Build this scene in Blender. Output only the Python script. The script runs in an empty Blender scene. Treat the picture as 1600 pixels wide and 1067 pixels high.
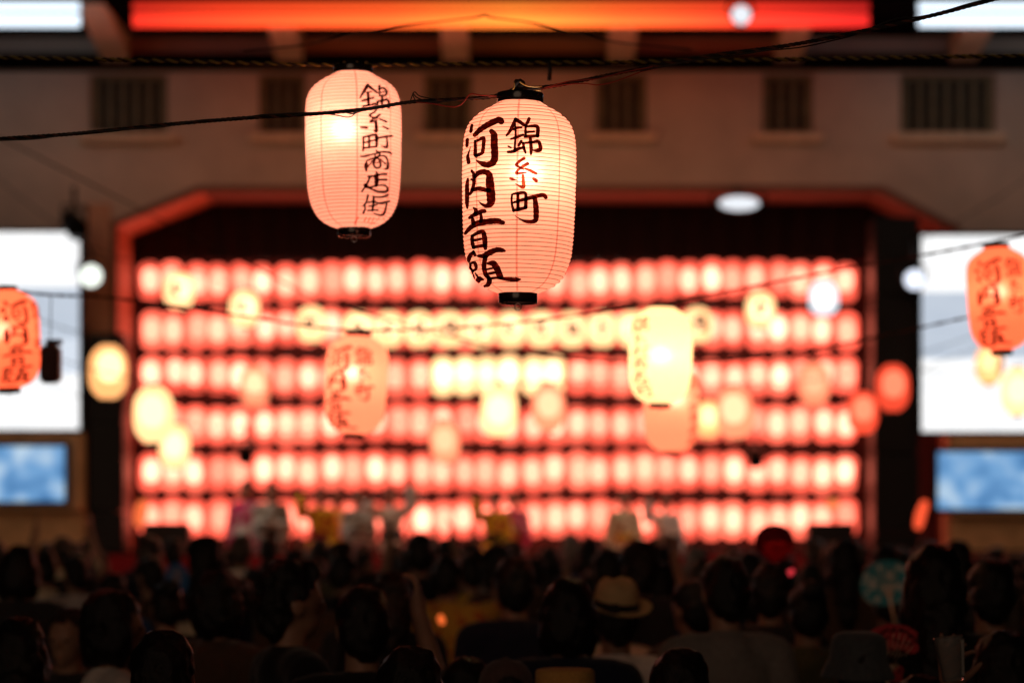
import bpy, bmesh, math, random
from mathutils import Vector, Matrix, noise
random.seed(7)
R = math.radians
sc = bpy.context.scene
COL = sc.collection

# ------------------------------------------------------------------ camera
F = 1600 * 85 / 36            # focal length in photo pixels
CAMZ, HORIZ = 1.9, 812
cam_d = bpy.data.cameras.new('camera')
cam = bpy.data.objects.new('camera', cam_d)
COL.objects.link(cam)
cam.location = (0, 0, CAMZ)
cam.rotation_euler = (R(90), 0, 0)
cam_d.lens = 85
cam_d.sensor_width = 36
cam_d.shift_y = (HORIZ - 533.5) / 1600
cam_d.clip_end = 2000
cam_d.dof.use_dof = True
cam_d.dof.focus_distance = 5.50
cam_d.dof.aperture_fstop = 2.4
cam_d.dof.aperture_blades = 0
sc.camera = cam

# ------------------------------------------------------------------ night sky
w = bpy.data.worlds.new('World')
sc.world = w
w.use_nodes = True
nt = w.node_tree
sky = nt.nodes.new('ShaderNodeTexSky')
sky.sky_type = 'NISHITA'
sky.sun_disc = False
sky.sun_elevation = R(-4)
sky.sun_rotation = R(200)
nt.links.new(sky.outputs[0], nt.nodes['Background'].inputs[0])
nt.nodes['Background'].inputs[1].default_value = 0.05

# faint warm town light from behind the camera, as soft as a broad glow
sun_d = bpy.data.lights.new('sun', 'SUN')
sun_d.energy = .25
sun_d.angle = R(35)
sun_d.color = (1, .64, .42)
sun = bpy.data.objects.new('sun', sun_d)
COL.objects.link(sun)
sun.rotation_euler = (R(90 - 12), 0, R(-14))

sc.view_settings.view_transform = 'Standard'
sc.view_settings.look = 'None'
sc.view_settings.exposure = 0
sc.view_settings.gamma = 1
sc.view_settings.use_curve_mapping = False
sc.render.engine = 'CYCLES'
cy = sc.cycles
cy.use_denoising = True
cy.use_light_tree = True
cy.max_bounces = 7
cy.diffuse_bounces = 4
cy.glossy_bounces = 2
cy.transmission_bounces = 6
cy.transparent_max_bounces = 16
cy.sample_clamp_indirect = 4
cy.caustics_reflective = False
cy.caustics_refractive = False


def P(px, py, Y):
    """a photo pixel carried out to the distance Y"""
    return Vector(((px - 800) / F * Y, Y, CAMZ + (HORIZ - py) / F * Y))


# ------------------------------------------------------------------ materials
MAT = {}


def nodes_of(name):
    m = bpy.data.materials.new(name)
    m.use_nodes = True
    return m, m.node_tree, m.node_tree.nodes['Principled BSDF']


def N(t, kind, **kw):
    n = t.nodes.new('ShaderNode' + kind)
    for k, v in kw.items():
        if k in n.inputs.keys():
            n.inputs[k].default_value = v
        else:
            setattr(n, k, v)
    return n


def c4(c):
    return (c[0], c[1], c[2], 1)


def surf(name, col, rough=.7, var=.25, scale=20, bump=0, spec=.3, metal=0, sheen=0):
    """plain surface with mottled colour and fine relief"""
    if name in MAT:
        return MAT[name]
    m, t, b = nodes_of(name)
    tc = N(t, 'TexCoord')
    nz = N(t, 'TexNoise', Scale=scale, Detail=6, Roughness=.65)
    t.links.new(tc.outputs['Object'], nz.inputs['Vector'])
    rp = N(t, 'ValToRGB')
    rp.color_ramp.elements[0].position = .3
    rp.color_ramp.elements[1].position = .7
    rp.color_ramp.elements[0].color = c4([x * (1 - var) for x in col])
    rp.color_ramp.elements[1].color = c4([min(1, x * (1 + var)) for x in col])
    t.links.new(nz.outputs[0], rp.inputs[0])
    t.links.new(rp.outputs[0], b.inputs['Base Color'])
    b.inputs['Roughness'].default_value = rough
    b.inputs['Specular IOR Level'].default_value = spec
    b.inputs['Metallic'].default_value = metal
    if sheen:
        b.inputs['Sheen Weight'].default_value = sheen
    if bump:
        bp = N(t, 'Bump', Strength=bump, Distance=.02)
        t.links.new(nz.outputs[0], bp.inputs['Height'])
        t.links.new(bp.outputs[0], b.inputs['Normal'])
    MAT[name] = m
    return m


def cloth(name, col, pattern=None, scale=14):
    """fabric; pattern = second colour of a printed motif"""
    if name in MAT:
        return MAT[name]
    m = surf(name, col, .9, .2, 60, .15, .1, 0, .15)
    if pattern:
        t = m.node_tree
        b = t.nodes['Principled BSDF']
        tc = N(t, 'TexCoord')
        vo = N(t, 'TexVoronoi', Scale=scale)
        t.links.new(tc.outputs['Object'], vo.inputs['Vector'])
        rp = N(t, 'ValToRGB')
        rp.color_ramp.elements[0].position = .36
        rp.color_ramp.elements[1].position = .42
        rp.color_ramp.elements[0].color = c4(pattern)
        rp.color_ramp.elements[1].color = c4(col)
        t.links.new(vo.outputs['Distance'], rp.inputs[0])
        t.links.new(rp.outputs[0], b.inputs['Base Color'])
    return m


def emit(name, col, strength):
    if name in MAT:
        return MAT[name]
    m = bpy.data.materials.new(name)
    m.use_nodes = True
    t = m.node_tree
    t.nodes.remove(t.nodes['Principled BSDF'])
    e = N(t, 'Emission', Color=c4(col), Strength=strength)
    t.links.new(e.outputs[0], t.nodes['Material Output'].inputs[0])
    MAT[name] = m
    return m


def glow_paper(name, col, strength, clear=.2, var=.5):
    """far lantern paper: evenly glowing, thin enough to show its bulb"""
    m = bpy.data.materials.new(name)
    m.use_nodes = True
    t = m.node_tree
    t.nodes.remove(t.nodes['Principled BSDF'])
    oi = N(t, 'ObjectInfo')
    mr = N(t, 'MapRange')
    mr.inputs[3].default_value = strength * (1 - var)
    mr.inputs[4].default_value = strength * (1 + var)
    t.links.new(oi.outputs['Random'], mr.inputs[0])
    e = N(t, 'Emission', Color=c4(col))
    t.links.new(mr.outputs[0], e.inputs[1])
    tr = N(t, 'BsdfTransparent', Color=c4([min(1, x ** .5) for x in col]))
    mx = N(t, 'MixShader')
    mx.inputs[0].default_value = clear
    t.links.new(e.outputs[0], mx.inputs[1])
    t.links.new(tr.outputs[0], mx.inputs[2])
    t.links.new(mx.outputs[0], t.nodes['Material Output'].inputs[0])
    MAT[name] = m
    return m


def lit_paper(name, col, glow):
    """near lantern paper, lit from inside by its own bulb; the small even emission is light scattered round inside the shade"""
    m = bpy.data.materials.new(name)
    m.use_nodes = True
    t = m.node_tree
    t.nodes.remove(t.nodes['Principled BSDF'])
    tc = N(t, 'TexCoord')
    nz = N(t, 'TexNoise', Scale=35, Detail=5, Roughness=.6)
    t.links.new(tc.outputs['Object'], nz.inputs['Vector'])
    rp = N(t, 'ValToRGB')
    rp.color_ramp.elements[0].position = .3
    rp.color_ramp.elements[1].position = .7
    rp.color_ramp.elements[0].color = c4([x * .88 for x in col])
    rp.color_ramp.elements[1].color = c4([min(1, x * 1.05) for x in col])
    t.links.new(nz.outputs[0], rp.inputs[0])
    tl = N(t, 'BsdfTranslucent')
    t.links.new(rp.outputs[0], tl.inputs[0])
    df = N(t, 'BsdfDiffuse', Color=c4([x * .8 for x in col]))
    m1 = N(t, 'MixShader')
    m1.inputs[0].default_value = .3
    t.links.new(tl.outputs[0], m1.inputs[1])
    t.links.new(df.outputs[0], m1.inputs[2])
    rf = N(t, 'BsdfRefraction', Color=c4([min(1, x ** .4) for x in col]), Roughness=.85, IOR=1.3)
    m2 = N(t, 'MixShader')
    m2.inputs[0].default_value = .055
    t.links.new(m1.outputs[0], m2.inputs[1])
    t.links.new(rf.outputs[0], m2.inputs[2])
    e = N(t, 'Emission', Color=c4(col), Strength=glow)
    ad = N(t, 'AddShader')
    t.links.new(m2.outputs[0], ad.inputs[0])
    t.links.new(e.outputs[0], ad.inputs[1])
    t.links.new(ad.outputs[0], t.nodes['Material Output'].inputs[0])
    MAT[name] = m
    return m


def ink(name, dark, light, bias):
    """brush ink soaked into paper: lets a little red light through, unevenly"""
    m = bpy.data.materials.new(name)
    m.use_nodes = True
    t = m.node_tree
    t.nodes.remove(t.nodes['Principled BSDF'])
    tc = N(t, 'TexCoord')
    mp = N(t, 'Mapping')
    mp.inputs['Scale'].default_value = (1, 1, 1.6)
    t.links.new(tc.outputs['Object'], mp.inputs[0])
    nz = N(t, 'TexNoise', Scale=70, Detail=7, Roughness=.7)
    t.links.new(mp.outputs[0], nz.inputs['Vector'])
    rp = N(t, 'ValToRGB')
    rp.color_ramp.elements[0].position = bias
    rp.color_ramp.elements[1].position = bias + .25
    rp.color_ramp.elements[0].color = c4(dark)
    rp.color_ramp.elements[1].color = c4(light)
    t.links.new(nz.outputs[0], rp.inputs[0])
    tr = N(t, 'BsdfTransparent')
    t.links.new(rp.outputs[0], tr.inputs[0])
    t.links.new(tr.outputs[0], t.nodes['Material Output'].inputs[0])
    MAT[name] = m
    return m


# ------------------------------------------------------------------ mesh helpers
def link(o, parent=None, label=None, cat=None, group=None, kind=None):
    COL.objects.link(o)
    if parent is not None:
        o.parent = parent
    if label:
        o['label'] = label
    if cat:
        o['category'] = cat
    if group:
        o['group'] = group
    if kind:
        o['kind'] = kind
    return o


def me(name, v, f, mat=None, smooth=True):
    m = bpy.data.meshes.new(name)
    m.from_pydata([tuple(p) for p in v], [], f)
    if mat:
        m.materials.append(mat)
    if smooth:
        m.polygons.foreach_set('use_smooth', [True] * len(m.polygons))
    m.update()
    return m


def ob(name, mesh, parent=None, loc=(0, 0, 0), **kw):
    o = bpy.data.objects.new(name, mesh)
    o.location = loc
    return link(o, parent, **kw)


def omat(o, mat):
    """give a copy that shares its mesh a material of its own"""
    o.material_slots[0].link = 'OBJECT'
    o.material_slots[0].material = mat
    return o


def empty(name, loc, label, cat, group=None, rz=0):
    o = bpy.data.objects.new(name, None)
    o.empty_display_size = .1
    o.location = loc
    o.rotation_euler.z = rz
    return link(o, None, label, cat, group)


def boxes(lst):
    v, f = [], []
    for (x0, x1, y0, y1, z0, z1) in lst:
        k = len(v)
        v += [(x0, y0, z0), (x1, y0, z0), (x1, y1, z0), (x0, y1, z0), (x0, y0, z1), (x1, y0, z1), (x1, y1, z1), (x0, y1, z1)]
        f += [[k + i for i in q] for q in ((0, 3, 2, 1), (4, 5, 6, 7), (0, 1, 5, 4), (1, 2, 6, 5), (2, 3, 7, 6), (3, 0, 4, 7))]
    return v, f


def box(name, x0, x1, y0, y1, z0, z1, mat, parent=None, bev=.008, **kw):
    bm = bmesh.new()
    v, f = boxes([(x0, x1, y0, y1, z0, z1)])
    vs = [bm.verts.new(p) for p in v]
    for q in f:
        bm.faces.new([vs[i] for i in q])
    if bev:
        bmesh.ops.bevel(bm, geom=bm.edges[:], offset=bev, segments=2, affect='EDGES', clamp_overlap=True)
    m = bpy.data.meshes.new(name)
    bm.to_mesh(m)
    bm.free()
    m.materials.append(mat)
    return ob(name, m, parent, **kw)


def lathe(prof, n=32, cap0=False, cap1=False, dr=None):
    v, f = [], []
    for k, (r, z) in enumerate(prof):
        for i in range(n):
            a = 2 * math.pi * i / n
            rr = r if dr is None else r + dr(a, k)
            v.append((rr * math.cos(a), rr * math.sin(a), z))
    for k in range(len(prof) - 1):
        for i in range(n):
            j = (i + 1) % n
            f.append((k * n + i, k * n + j, (k + 1) * n + j, (k + 1) * n + i))
    if cap0:
        f.append(list(range(n))[::-1])
    if cap1:
        f.append([(len(prof) - 1) * n + i for i in range(n)])
    return v, f


def catmull(pts, seg=8):
    """smooth a list of tuples of any length"""
    out = []
    n = len(pts)
    if n == 2:
        return [tuple(a + (b - a) * k / seg for a, b in zip(*pts)) for k in range(seg + 1)]
    for i in range(n - 1):
        p0, p1, p2, p3 = pts[max(i - 1, 0)], pts[i], pts[i + 1], pts[min(i + 2, n - 1)]
        for k in range(seg):
            t = k / seg
            out.append(tuple(.5 * (2 * b + (c - a) * t + (2 * a - 5 * b + 4 * c - d) * t * t + (3 * b - a - 3 * c + d) * t ** 3)
                             for a, b, c, d in zip(p0, p1, p2, p3)))
    out.append(tuple(pts[-1]))
    return out


def frames(pts):
    """tangent, normal, binormal along a polyline"""
    pts = [Vector(p) for p in pts]
    out = []
    nrm = None
    for i, p in enumerate(pts):
        t = (pts[min(i + 1, len(pts) - 1)] - pts[max(i - 1, 0)]).normalized()
        if nrm is None:
            nrm = t.cross(Vector((0, 1, 0)) if abs(t.y) < .9 else Vector((1, 0, 0))).normalized()
        nrm = (nrm - t * nrm.dot(t)).normalized()
        out.append((p, t, nrm, t.cross(nrm)))
    return out


def tube(pts, rad, n=6, off=0, turns=0, phase=0):
    """swept tube; with off and turns it winds round the path (a rope strand)"""
    fr = frames(pts)
    if turns:
        L = [0]
        for a, b in zip(fr, fr[1:]):
            L.append(L[-1] + (b[0] - a[0]).length)
        c = []
        for (p, t, a, b), l in zip(fr, L):
            th = phase + 2 * math.pi * turns * l
            c.append(p + (a * math.cos(th) + b * math.sin(th)) * off)
        fr = frames(c)
    v, f = [], []
    m = len(fr)
    for k, (p, t, a, b) in enumerate(fr):
        r = rad(k / (m - 1)) if callable(rad) else rad
        for i in range(n):
            th = 2 * math.pi * i / n
            v.append(p + (a * math.cos(th) + b * math.sin(th)) * r)
    for k in range(m - 1):
        for i in range(n):
            j = (i + 1) % n
            f.append((k * n + i, k * n + j, (k + 1) * n + j, (k + 1) * n + i))
    f.append(list(range(n))[::-1])
    f.append([(m - 1) * n + i for i in range(n)])
    return v, f


def resample(pts, step):
    pts = [Vector(p) for p in pts]
    out = [pts[0]]
    for a, b in zip(pts, pts[1:]):
        k = max(1, int((b - a).length / step))
        out += [a + (b - a) * (i / k) for i in range(1, k + 1)]
    return out


ORD = ('first second third fourth fifth sixth seventh eighth ninth tenth eleventh twelfth thirteenth fourteenth fifteenth sixteenth '
       'seventeenth eighteenth nineteenth twentieth').split()
ORD += ['twenty-' + x for x in ORD[:9]] + ['thirtieth'] + ['thirty-' + x for x in ORD[:9]]

# ================================================================== SETTING
m_asph = surf('asphalt', (.05, .048, .046), .9, .3, 40, .4)
m_wall = surf('plaster', (.66, .49, .39), .85, .16, 1.3, .15)
m_lin_lit = surf('orange_trim', (.44, .12, .052), .6, .15, 6, .1)
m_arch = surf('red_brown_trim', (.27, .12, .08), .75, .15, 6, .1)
m_lin_shade = surf('brown_lining', (.16, .05, .03), .8, .15, 6, .1)
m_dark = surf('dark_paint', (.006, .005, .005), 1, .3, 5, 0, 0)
m_maroon = surf('maroon_paint', (.045, .014, .013), .8, .3, 4)
m_wood = surf('pale_timber', (.85, .6, .42), .7, .15, 9, .2)
m_black = surf('black_plastic', (.006, .006, .0065), .45, .2, 12, 0, .2)
m_steel = surf('black_steel', (.010, .010, .011), .5, .2, 12, 0, .2)
m_shut = surf('olive_shutter', (.24, .19, .11), .7, .25, 10)
m_glassd = surf('dark_glass', (.03, .026, .018), .5, .2, 4, 0, .15)
m_ply = surf('plywood', (.74, .47, .24), .7, .18, 7, .1)
m_skirt = cloth('red_cloth', (.38, .022, .03))
m_curt = cloth('black_curtain', (.03, .012, .012))
m_stage = surf('stage_boards', (.10, .06, .04), .7, .25, 6)

ob('ground', me('ground', [(-400, -400, 0), (400, -400, 0), (400, 400, 0), (-400, 400, 0)], [(0, 1, 2, 3)], m_asph), kind='structure')

YW = 27.3                                   # front of the facade
bld = empty('building', (0, YW, 0), 'brown plastered building with small barred windows over a wide stage opening', 'building')


def WX(px): return (px - 800) / F * YW
def WZ(py): return CAMZ + (HORIZ - py) / F * YW


# windows: photo left, right, number of bars
WIN = [(140, 262, 6), (404, 478, 4), (662, 738, 4), (931, 1011, 4), (1191, 1271, 4), (1407, 1556, 7)]
zt, zb = WZ(116), WZ(209)
OZ, OXL, OXR = WZ(300), WX(183), WX(1492)   # opening
CXL, CXR, CZL, CZR = WX(316), WX(1372), WZ(353), WZ(362)
XA, XB, ZT = -9.0, 9.0, 7.9
v, f = [], []


def quad(*p):
    k = len(v)
    v.extend(p)
    f.append(list(range(k, k + len(p))))


def wq(x0, x1, z0, z1):
    quad((x0, 0, z0), (x1, 0, z0), (x1, 0, z1), (x0, 0, z1))


wq(XA, XB, zt, ZT)                          # above the windows
xs = [XA] + [q for a, b, _ in WIN for q in (WX(a), WX(b))] + [XB]
for i in range(0, len(xs), 2):
    wq(xs[i], xs[i + 1], zb, zt)            # piers between the windows
wq(XA, XB, OZ, zb)                          # between windows and opening
wq(XA, OXL, 0, OZ)
wq(OXR, XB, 0, OZ)
quad((OXL, 0, CZL), (CXL, 0, OZ), (OXL, 0, OZ))
quad((OXR, 0, CZR), (OXR, 0, OZ), (CXR, 0, OZ))
for a, b, _ in WIN:                         # window reveals
    x0, x1, d = WX(a), WX(b), .16
    quad((x0, 0, zb), (x0, 0, zt), (x0, d, zt), (x0, d, zb))
    quad((x1, 0, zt), (x1, 0, zb), (x1, d, zb), (x1, d, zt))
    quad((x0, 0, zt), (x1, 0, zt), (x1, d, zt), (x0, d, zt))
    quad((x1, 0, zb), (x0, 0, zb), (x0, d, zb), (x1, d, zb))
ob('wall', me('wall', v, f, m_wall, False), bld)

# lining of the stage opening; lantern glow painted orange on the left, shade brown elsewhere
DEP = 1.05
pr = [(OXL, 0), (OXL, CZL), (CXL, OZ), (CXR, OZ), (OXR, CZR), (OXR, 0)]
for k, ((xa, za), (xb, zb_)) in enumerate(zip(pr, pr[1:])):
    ob('opening_lining', me('opening_lining', [(xa, -.03, za), (xb, -.03, zb_), (xb, DEP, zb_), (xa, DEP, za)], [(0, 1, 2, 3)], m_lin_lit if k in (0, 1) else m_lin_shade, False), bld)
# raised architrave that frames the opening
inn = pr
out = [(OXL - .07, 0), (OXL - .07, CZL + .05), (CXL - .05, OZ + .07), (CXR + .05, OZ + .07), (OXR + .07, CZR + .05), (OXR + .07, 0)]
for a, b, c, d in zip(inn, inn[1:], out[1:], out):
    fr_ = [a, b, c, d]
    vv = [(x, -.03, z) for x, z in fr_] + [(x, .0, z) for x, z in fr_]
    ob('architrave', me('architrave', vv, [(0, 1, 2, 3), (3, 2, 6, 7), (0, 4, 5, 1), (0, 3, 7, 4), (1, 5, 6, 2)], m_arch, False), bld)

box('pilaster', WX(134), OXL - .072, -.05, -.003, 0, CZL + .25, surf('tan_orange_paint', (.72, .36, .22), .8, .1, 4, .1), bld, .008)  # added strip; its orange tan paints lantern light onto the wall
for a, b, n in WIN:
    x0, x1 = WX(a), WX(b)
    wo = bpy.data.objects.new('window', me('window', [(x0, .15, zb), (x1, .15, zb), (x1, .15, zt), (x0, .15, zt)], [(0, 1, 2, 3)], m_glassd, False))
    link(wo, bld)
    for q in ((x0, x0 + .04, zb, zt), (x1 - .04, x1, zb, zt), (x0 + .04, x1 - .04, zb, zb + .04), (x0 + .04, x1 - .04, zt - .04, zt)):
        box('frame', q[0], q[1], .10, .148, q[2], q[3], m_shut, wo, .004)
    for i in range(n):
        c = x0 + (x1 - x0) * (i + .5) / n
        box('bar', c - .028, c + .028, .06, .098, zb + .005, zt - .005, m_shut, wo, .006)
    box('sill', x0 - .10, x1 + .10, -.13, -.002, zb - .11, zb - .005, m_wood, bld, .01)

# eave: dark soffit, pale rafters, wall plate
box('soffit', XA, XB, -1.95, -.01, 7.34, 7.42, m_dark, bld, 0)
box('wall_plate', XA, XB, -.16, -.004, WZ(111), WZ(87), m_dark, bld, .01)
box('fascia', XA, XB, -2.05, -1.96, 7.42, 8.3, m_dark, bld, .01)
for px in (-330, -72, 185, 455, 713, 968, 1228, 1500, 1760, 2020):
    c = WX(px)
    vv = [(c - .15, -1.83, 7.325), (c + .15, -1.83, 7.325), (c + .15, -.165, 7.04), (c - .15, -.165, 7.04),
          (c - .15, -1.83, 7.338), (c + .15, -1.83, 7.338), (c + .15, -.165, 7.338), (c - .15, -.165, 7.338)]
    ob('rafter', me('rafter', vv, [(0, 3, 2, 1), (4, 5, 6, 7), (0, 1, 5, 4), (1, 2, 6, 5), (2, 3, 7, 6), (3, 0, 4, 7)], m_wood, False), bld)

# room behind the opening
box('back_wall', -6, 6, 3.4, 3.5, 0, 6.4, m_maroon, bld, 0)
box('side_wall', -6.1, -6, .3, 3.5, 0, 6.4, m_maroon, bld, 0)
box('side_wall', 6, 6.1, .3, 3.5, 0, 6.4, m_maroon, bld, 0)
box('stage_ceiling', -6.1, 6.1, 1.1, 3.5, 6.4, 6.5, m_maroon, bld, 0)


def pleated(name, x0, x1, y, z0, z1, amp, pitch, mat, parent=None, scallop=0, **kw):
    n = max(8, int((x1 - x0) / pitch * 8))
    v, f = [], []
    for i in range(n + 1):
        t = i / n
        x = x0 + (x1 - x0) * t
        ph = 2 * math.pi * (x / pitch) + 1.7 * noise.noise(Vector((x * .7, 3, 0)))
        for k in range(4):
            u = k / 3
            yy = y + amp * math.sin(ph) * (1 - .45 * u)
            v.append((x, yy, z0 + (z1 - z0) * u - (scallop * abs(math.sin(x * 1.6)) if k == 0 else 0)))
    for i in range(n):
        for k in range(3):
            a = i * 4 + k
            f.append((a, a + 4, a + 5, a + 1))
    return ob(name, me(name, v, f, mat), parent, **kw)


YL = 28.75                                  # plane of the lantern wall
pleated('stage_valance', -5.6, 5.6, 28.42, CAMZ + (HORIZ - 402) / F * 28.4, 6.3, .04, .32, m_curt, None,
        label='dark pleated valance across the top of the stage opening', cat='curtain')

stg = empty('stage', (0, 26.6, 0), 'low wooden stage with a red cloth skirt in front of the lanterns', 'stage')
for i in range(28):
    x0 = -5.9 + i * .42
    box('plank', x0, x0 + .412, 0, 3.9, .78, .85, m_stage, stg, .006)
box('platform', -5.88, 5.86, .06, 3.9, .0, .778, m_steel, stg, 0)
pleated('skirt', -5.9, 5.9, -.03, .01, .80, .03, .22, m_skirt, stg)
# lattice rail of red bunting cloth along the stage front
pleated('bunting', -5.9, 5.9, -.09, .86, 1.52, .02, .5, m_skirt, stg, .12)
for x in (-5.85, -2.9, 0, 2.9, 5.85):
    v, f = tube([(x, -.05, .8), (x, -.05, 1.56)], .018, 8)
    ob('post', me('post', v, f, m_steel), stg)
v, f = tube([(-5.9, -.05, 1.55), (5.9, -.05, 1.55)], .016, 8)
ob('rail', me('rail', v, f, m_steel), stg)

# ------------------------------------------------------------------ lit sign on the eave
YS = YW - 2.12


def SX(px): return (px - 800) / F * YS
def SZ(py): return CAMZ + (HORIZ - py) / F * YS


def sign_mat(st):
    m = bpy.data.materials.new('sign_tube_glow')
    m.use_nodes = True
    t = m.node_tree
    t.nodes.remove(t.nodes['Principled BSDF'])
    tc = N(t, 'TexCoord')
    sp = N(t, 'SeparateXYZ')
    t.links.new(tc.outputs['Generated'], sp.inputs[0])
    rp = N(t, 'ValToRGB')
    cr = rp.color_ramp
    cr.elements[0].position, cr.elements[0].color = 0, (.6, .022, .012, 1)
    cr.elements[1].position, cr.elements[1].color = 1, (.5, .014, .012, 1)
    for p_, c_ in ((.12, (.9, .05, .015, 1)), (.35, (1, .11, .02, 1)), (.52, (1, .23, .03, 1)), (.66, (1, .12, .022, 1)), (.85, (.9, .035, .018, 1))):
        e_ = cr.elements.new(p_)
        e_.color = c_
    t.links.new(sp.outputs[0], rp.inputs[0])
    e = N(t, 'Emission', Strength=st)
    t.links.new(rp.outputs[0], e.inputs[0])
    t.links.new(e.outputs[0], t.nodes['Material Output'].inputs[0])
    return m


def glass_tube(name, x0, x1, z0, z1, mat, parent):
    """bare light tube, glowing all round"""
    v = []
    n = 14
    for i in range(n):
        a = 2 * math.pi * i / n
        for x in (x0, x1):
            v.append((x, .055 * math.sin(a), (z0 + z1) / 2 - (z1 - z0) / 2 * math.cos(a)))
    f = [(2 * i, 2 * i + 1, (2 * i + 3) % (2 * n), (2 * i + 2) % (2 * n)) for i in range(n)]
    f += [[2 * i for i in range(n)][::-1], [2 * i + 1 for i in range(n)]]
    return ob(name, me(name, v, f, mat), parent)


def light_band(name, a, b, mat, label, group=None, mat2=None):
    g = empty(name, (0, YS, 0), label, 'light sign', group)
    glass_tube('light_tube', SX(a), SX(b), SZ(19), SZ(4), mat2 or mat, g)
    glass_tube('light_tube', SX(a), SX(b), SZ(43), SZ(22), mat, g)
    box('centre_bar', SX(a), SX(b), -.03, .03, SZ(21.6), SZ(19.4), m_black, g, 0)
    n = max(2, int((b - a) / 190))
    for i in range(n + 1):
        x = SX(a + (b - a) * i / n)
        box('bracket', x - .015, x + .015, .06, .115, SZ(44), SZ(0) + .1, m_black, g, .003)
    return g


light_band('illuminated_sign', 208, 1357, sign_mat(2.1), 'long orange and red light band along the eave of the building', None, sign_mat(1.1))
m_wsign = emit('white_tube_glow', (.76, .88, 1), 1.5)
light_band('white_light_band', -330, 124, m_wsign, 'white light band on the eave left of the orange one', 'white light bands on the eave')
light_band('white_light_band', 1436, 1950, m_wsign, 'white light band on the eave right of the red one', 'white light bands on the eave')


def floodlight(px, py, Y, r, col, strength, label, arm, tilt=0.0, aim=None):
    p = P(px, py, Y)
    g = empty('floodlight', p, label, 'floodlight', 'white floodlights on the building')
    hv, hf = lathe([(r * .55, .22), (r * .7, .20), (r * 1.08, .05), (r * 1.12, .0), (r * 1.02, -.012)], 20, True)
    h = ob('housing', me('housing', hv, hf, m_black), g)
    h.rotation_euler.x = R(90) + math.pi + tilt
    h.rotation_euler.x = R(-90) + tilt
    lv, lf = lathe([(r * 1.0, .0), (r * .7, -.012), (r * .3, -.018), (.001, -.02)], 20)
    l = ob('lens', me('lens', lv, lf, emit('flood_%s' % label[:14], col, strength)), g)
    l.rotation_euler.x = R(-90) + tilt
    yv, yf = tube(catmull([(-r * 1.2, .06, 0), (-r * 1.25, .1, r * 1.3), (0, .12, r * 1.7), (r * 1.25, .1, r * 1.3), (r * 1.2, .06, 0)], 5), .012, 6)
    ob('yoke', me('yoke', yv, yf, m_steel), g)
    if aim:
        ld = bpy.data.lights.new('flood_light', 'SPOT')
        ld.energy = 260
        ld.color = (1, .86, .7)
        ld.spot_size = R(48)
        ld.spot_blend = .6
        ld.shadow_soft_size = r
        lo = bpy.data.objects.new('flood_light', ld)
        lo.location = (0, -.05, 0)
        lo.rotation_euler = (Vector(aim) - p).to_track_quat('-Z', 'Y').to_euler()
        link(lo, g)
    if arm:
        av, af = tube([(0, .12, r * 1.6)] + [tuple(Vector(a)) for a in arm], .02, 6)
        ob('bracket', me('bracket', av, af, m_steel), g)
    return g


floodlight(1158, 24, YS - .35, .10, (.9, .94, 1), 1.0, 'white floodlight glaring in front of the red light band', [(0, .3, .25), (0, .34, .3)])
floodlight(1155, 318, YW - .28, .13, (.88, .92, 1), 1.35, 'white floodlight over the top edge of the stage opening', [(0, .2, .32), (0, .27, .34)]).scale = (1.75, 1, .62)
floodlight(142, 431, 26.6, .12, (.93, 1, .9), 1.6, 'greenish white floodlight beside the white board left of the stage', [(-.12, .15, .45), (-.2, .6, .62)], aim=(-1.6, 27.3, 1.5))
floodlight(1429, 437, 26.4, .11, (.80, .86, 1), 1.5, 'bluish white floodlight beside the white board right of the stage', [(0, .2, .4), (0, .3, .5)], aim=(1.6, 27.3, 1.5))
# unlit spotlight body above the left board
def spot_can(px, py, Y, s, label, rz=0, group=None):
    g = empty('stage_spotlight', P(px, py, Y), label, 'spotlight', group, rz)
    v, f = lathe([(.03 * s, .2 * s), (.07 * s, .18 * s), (.09 * s, .08 * s), (.095 * s, -.12 * s), (.085 * s, -.12 * s), (.08 * s, -.02 * s), (.01, -.01 * s)], 18, True)
    o = ob('can', me('can', v, f, m_black), g)
    o.rotation_euler = (R(-60), 0, 0)
    yv, yf = tube([(-.11 * s, 0, -.02 * s), (-.11 * s, 0, .17 * s), (.11 * s, 0, .17 * s), (.11 * s, 0, -.02 * s)], .014 * s, 6)
    ob('yoke', me('yoke', yv, yf, m_black), g)
    hv, hf = tube([(0, 0, .165 * s), (0, 0, .34 * s)], .02 * s, 6)
    ob('clamp', me('clamp', hv, hf, m_black), g)
    for q in (-1, 1):
        box('barn_door', -.1 * s, .1 * s, -.2 * s, -.08 * s, q * .12 * s - .004, q * .12 * s + .004, m_black, g, 0)
    return g


spot_can(116, 352, 26.7, 1.25, 'black unlit spotlight above the white board left of the stage', .5)
spot_can(385, 708, 28.3, 1.0, 'black spotlight hanging in the second lantern row from the bottom, left part', 0, 'black spotlights among the lanterns')
spot_can(1180, 714, 28.3, 1.0, 'black spotlight hanging in the second lantern row from the bottom, right part', 0, 'black spotlights among the lanterns')


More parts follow.
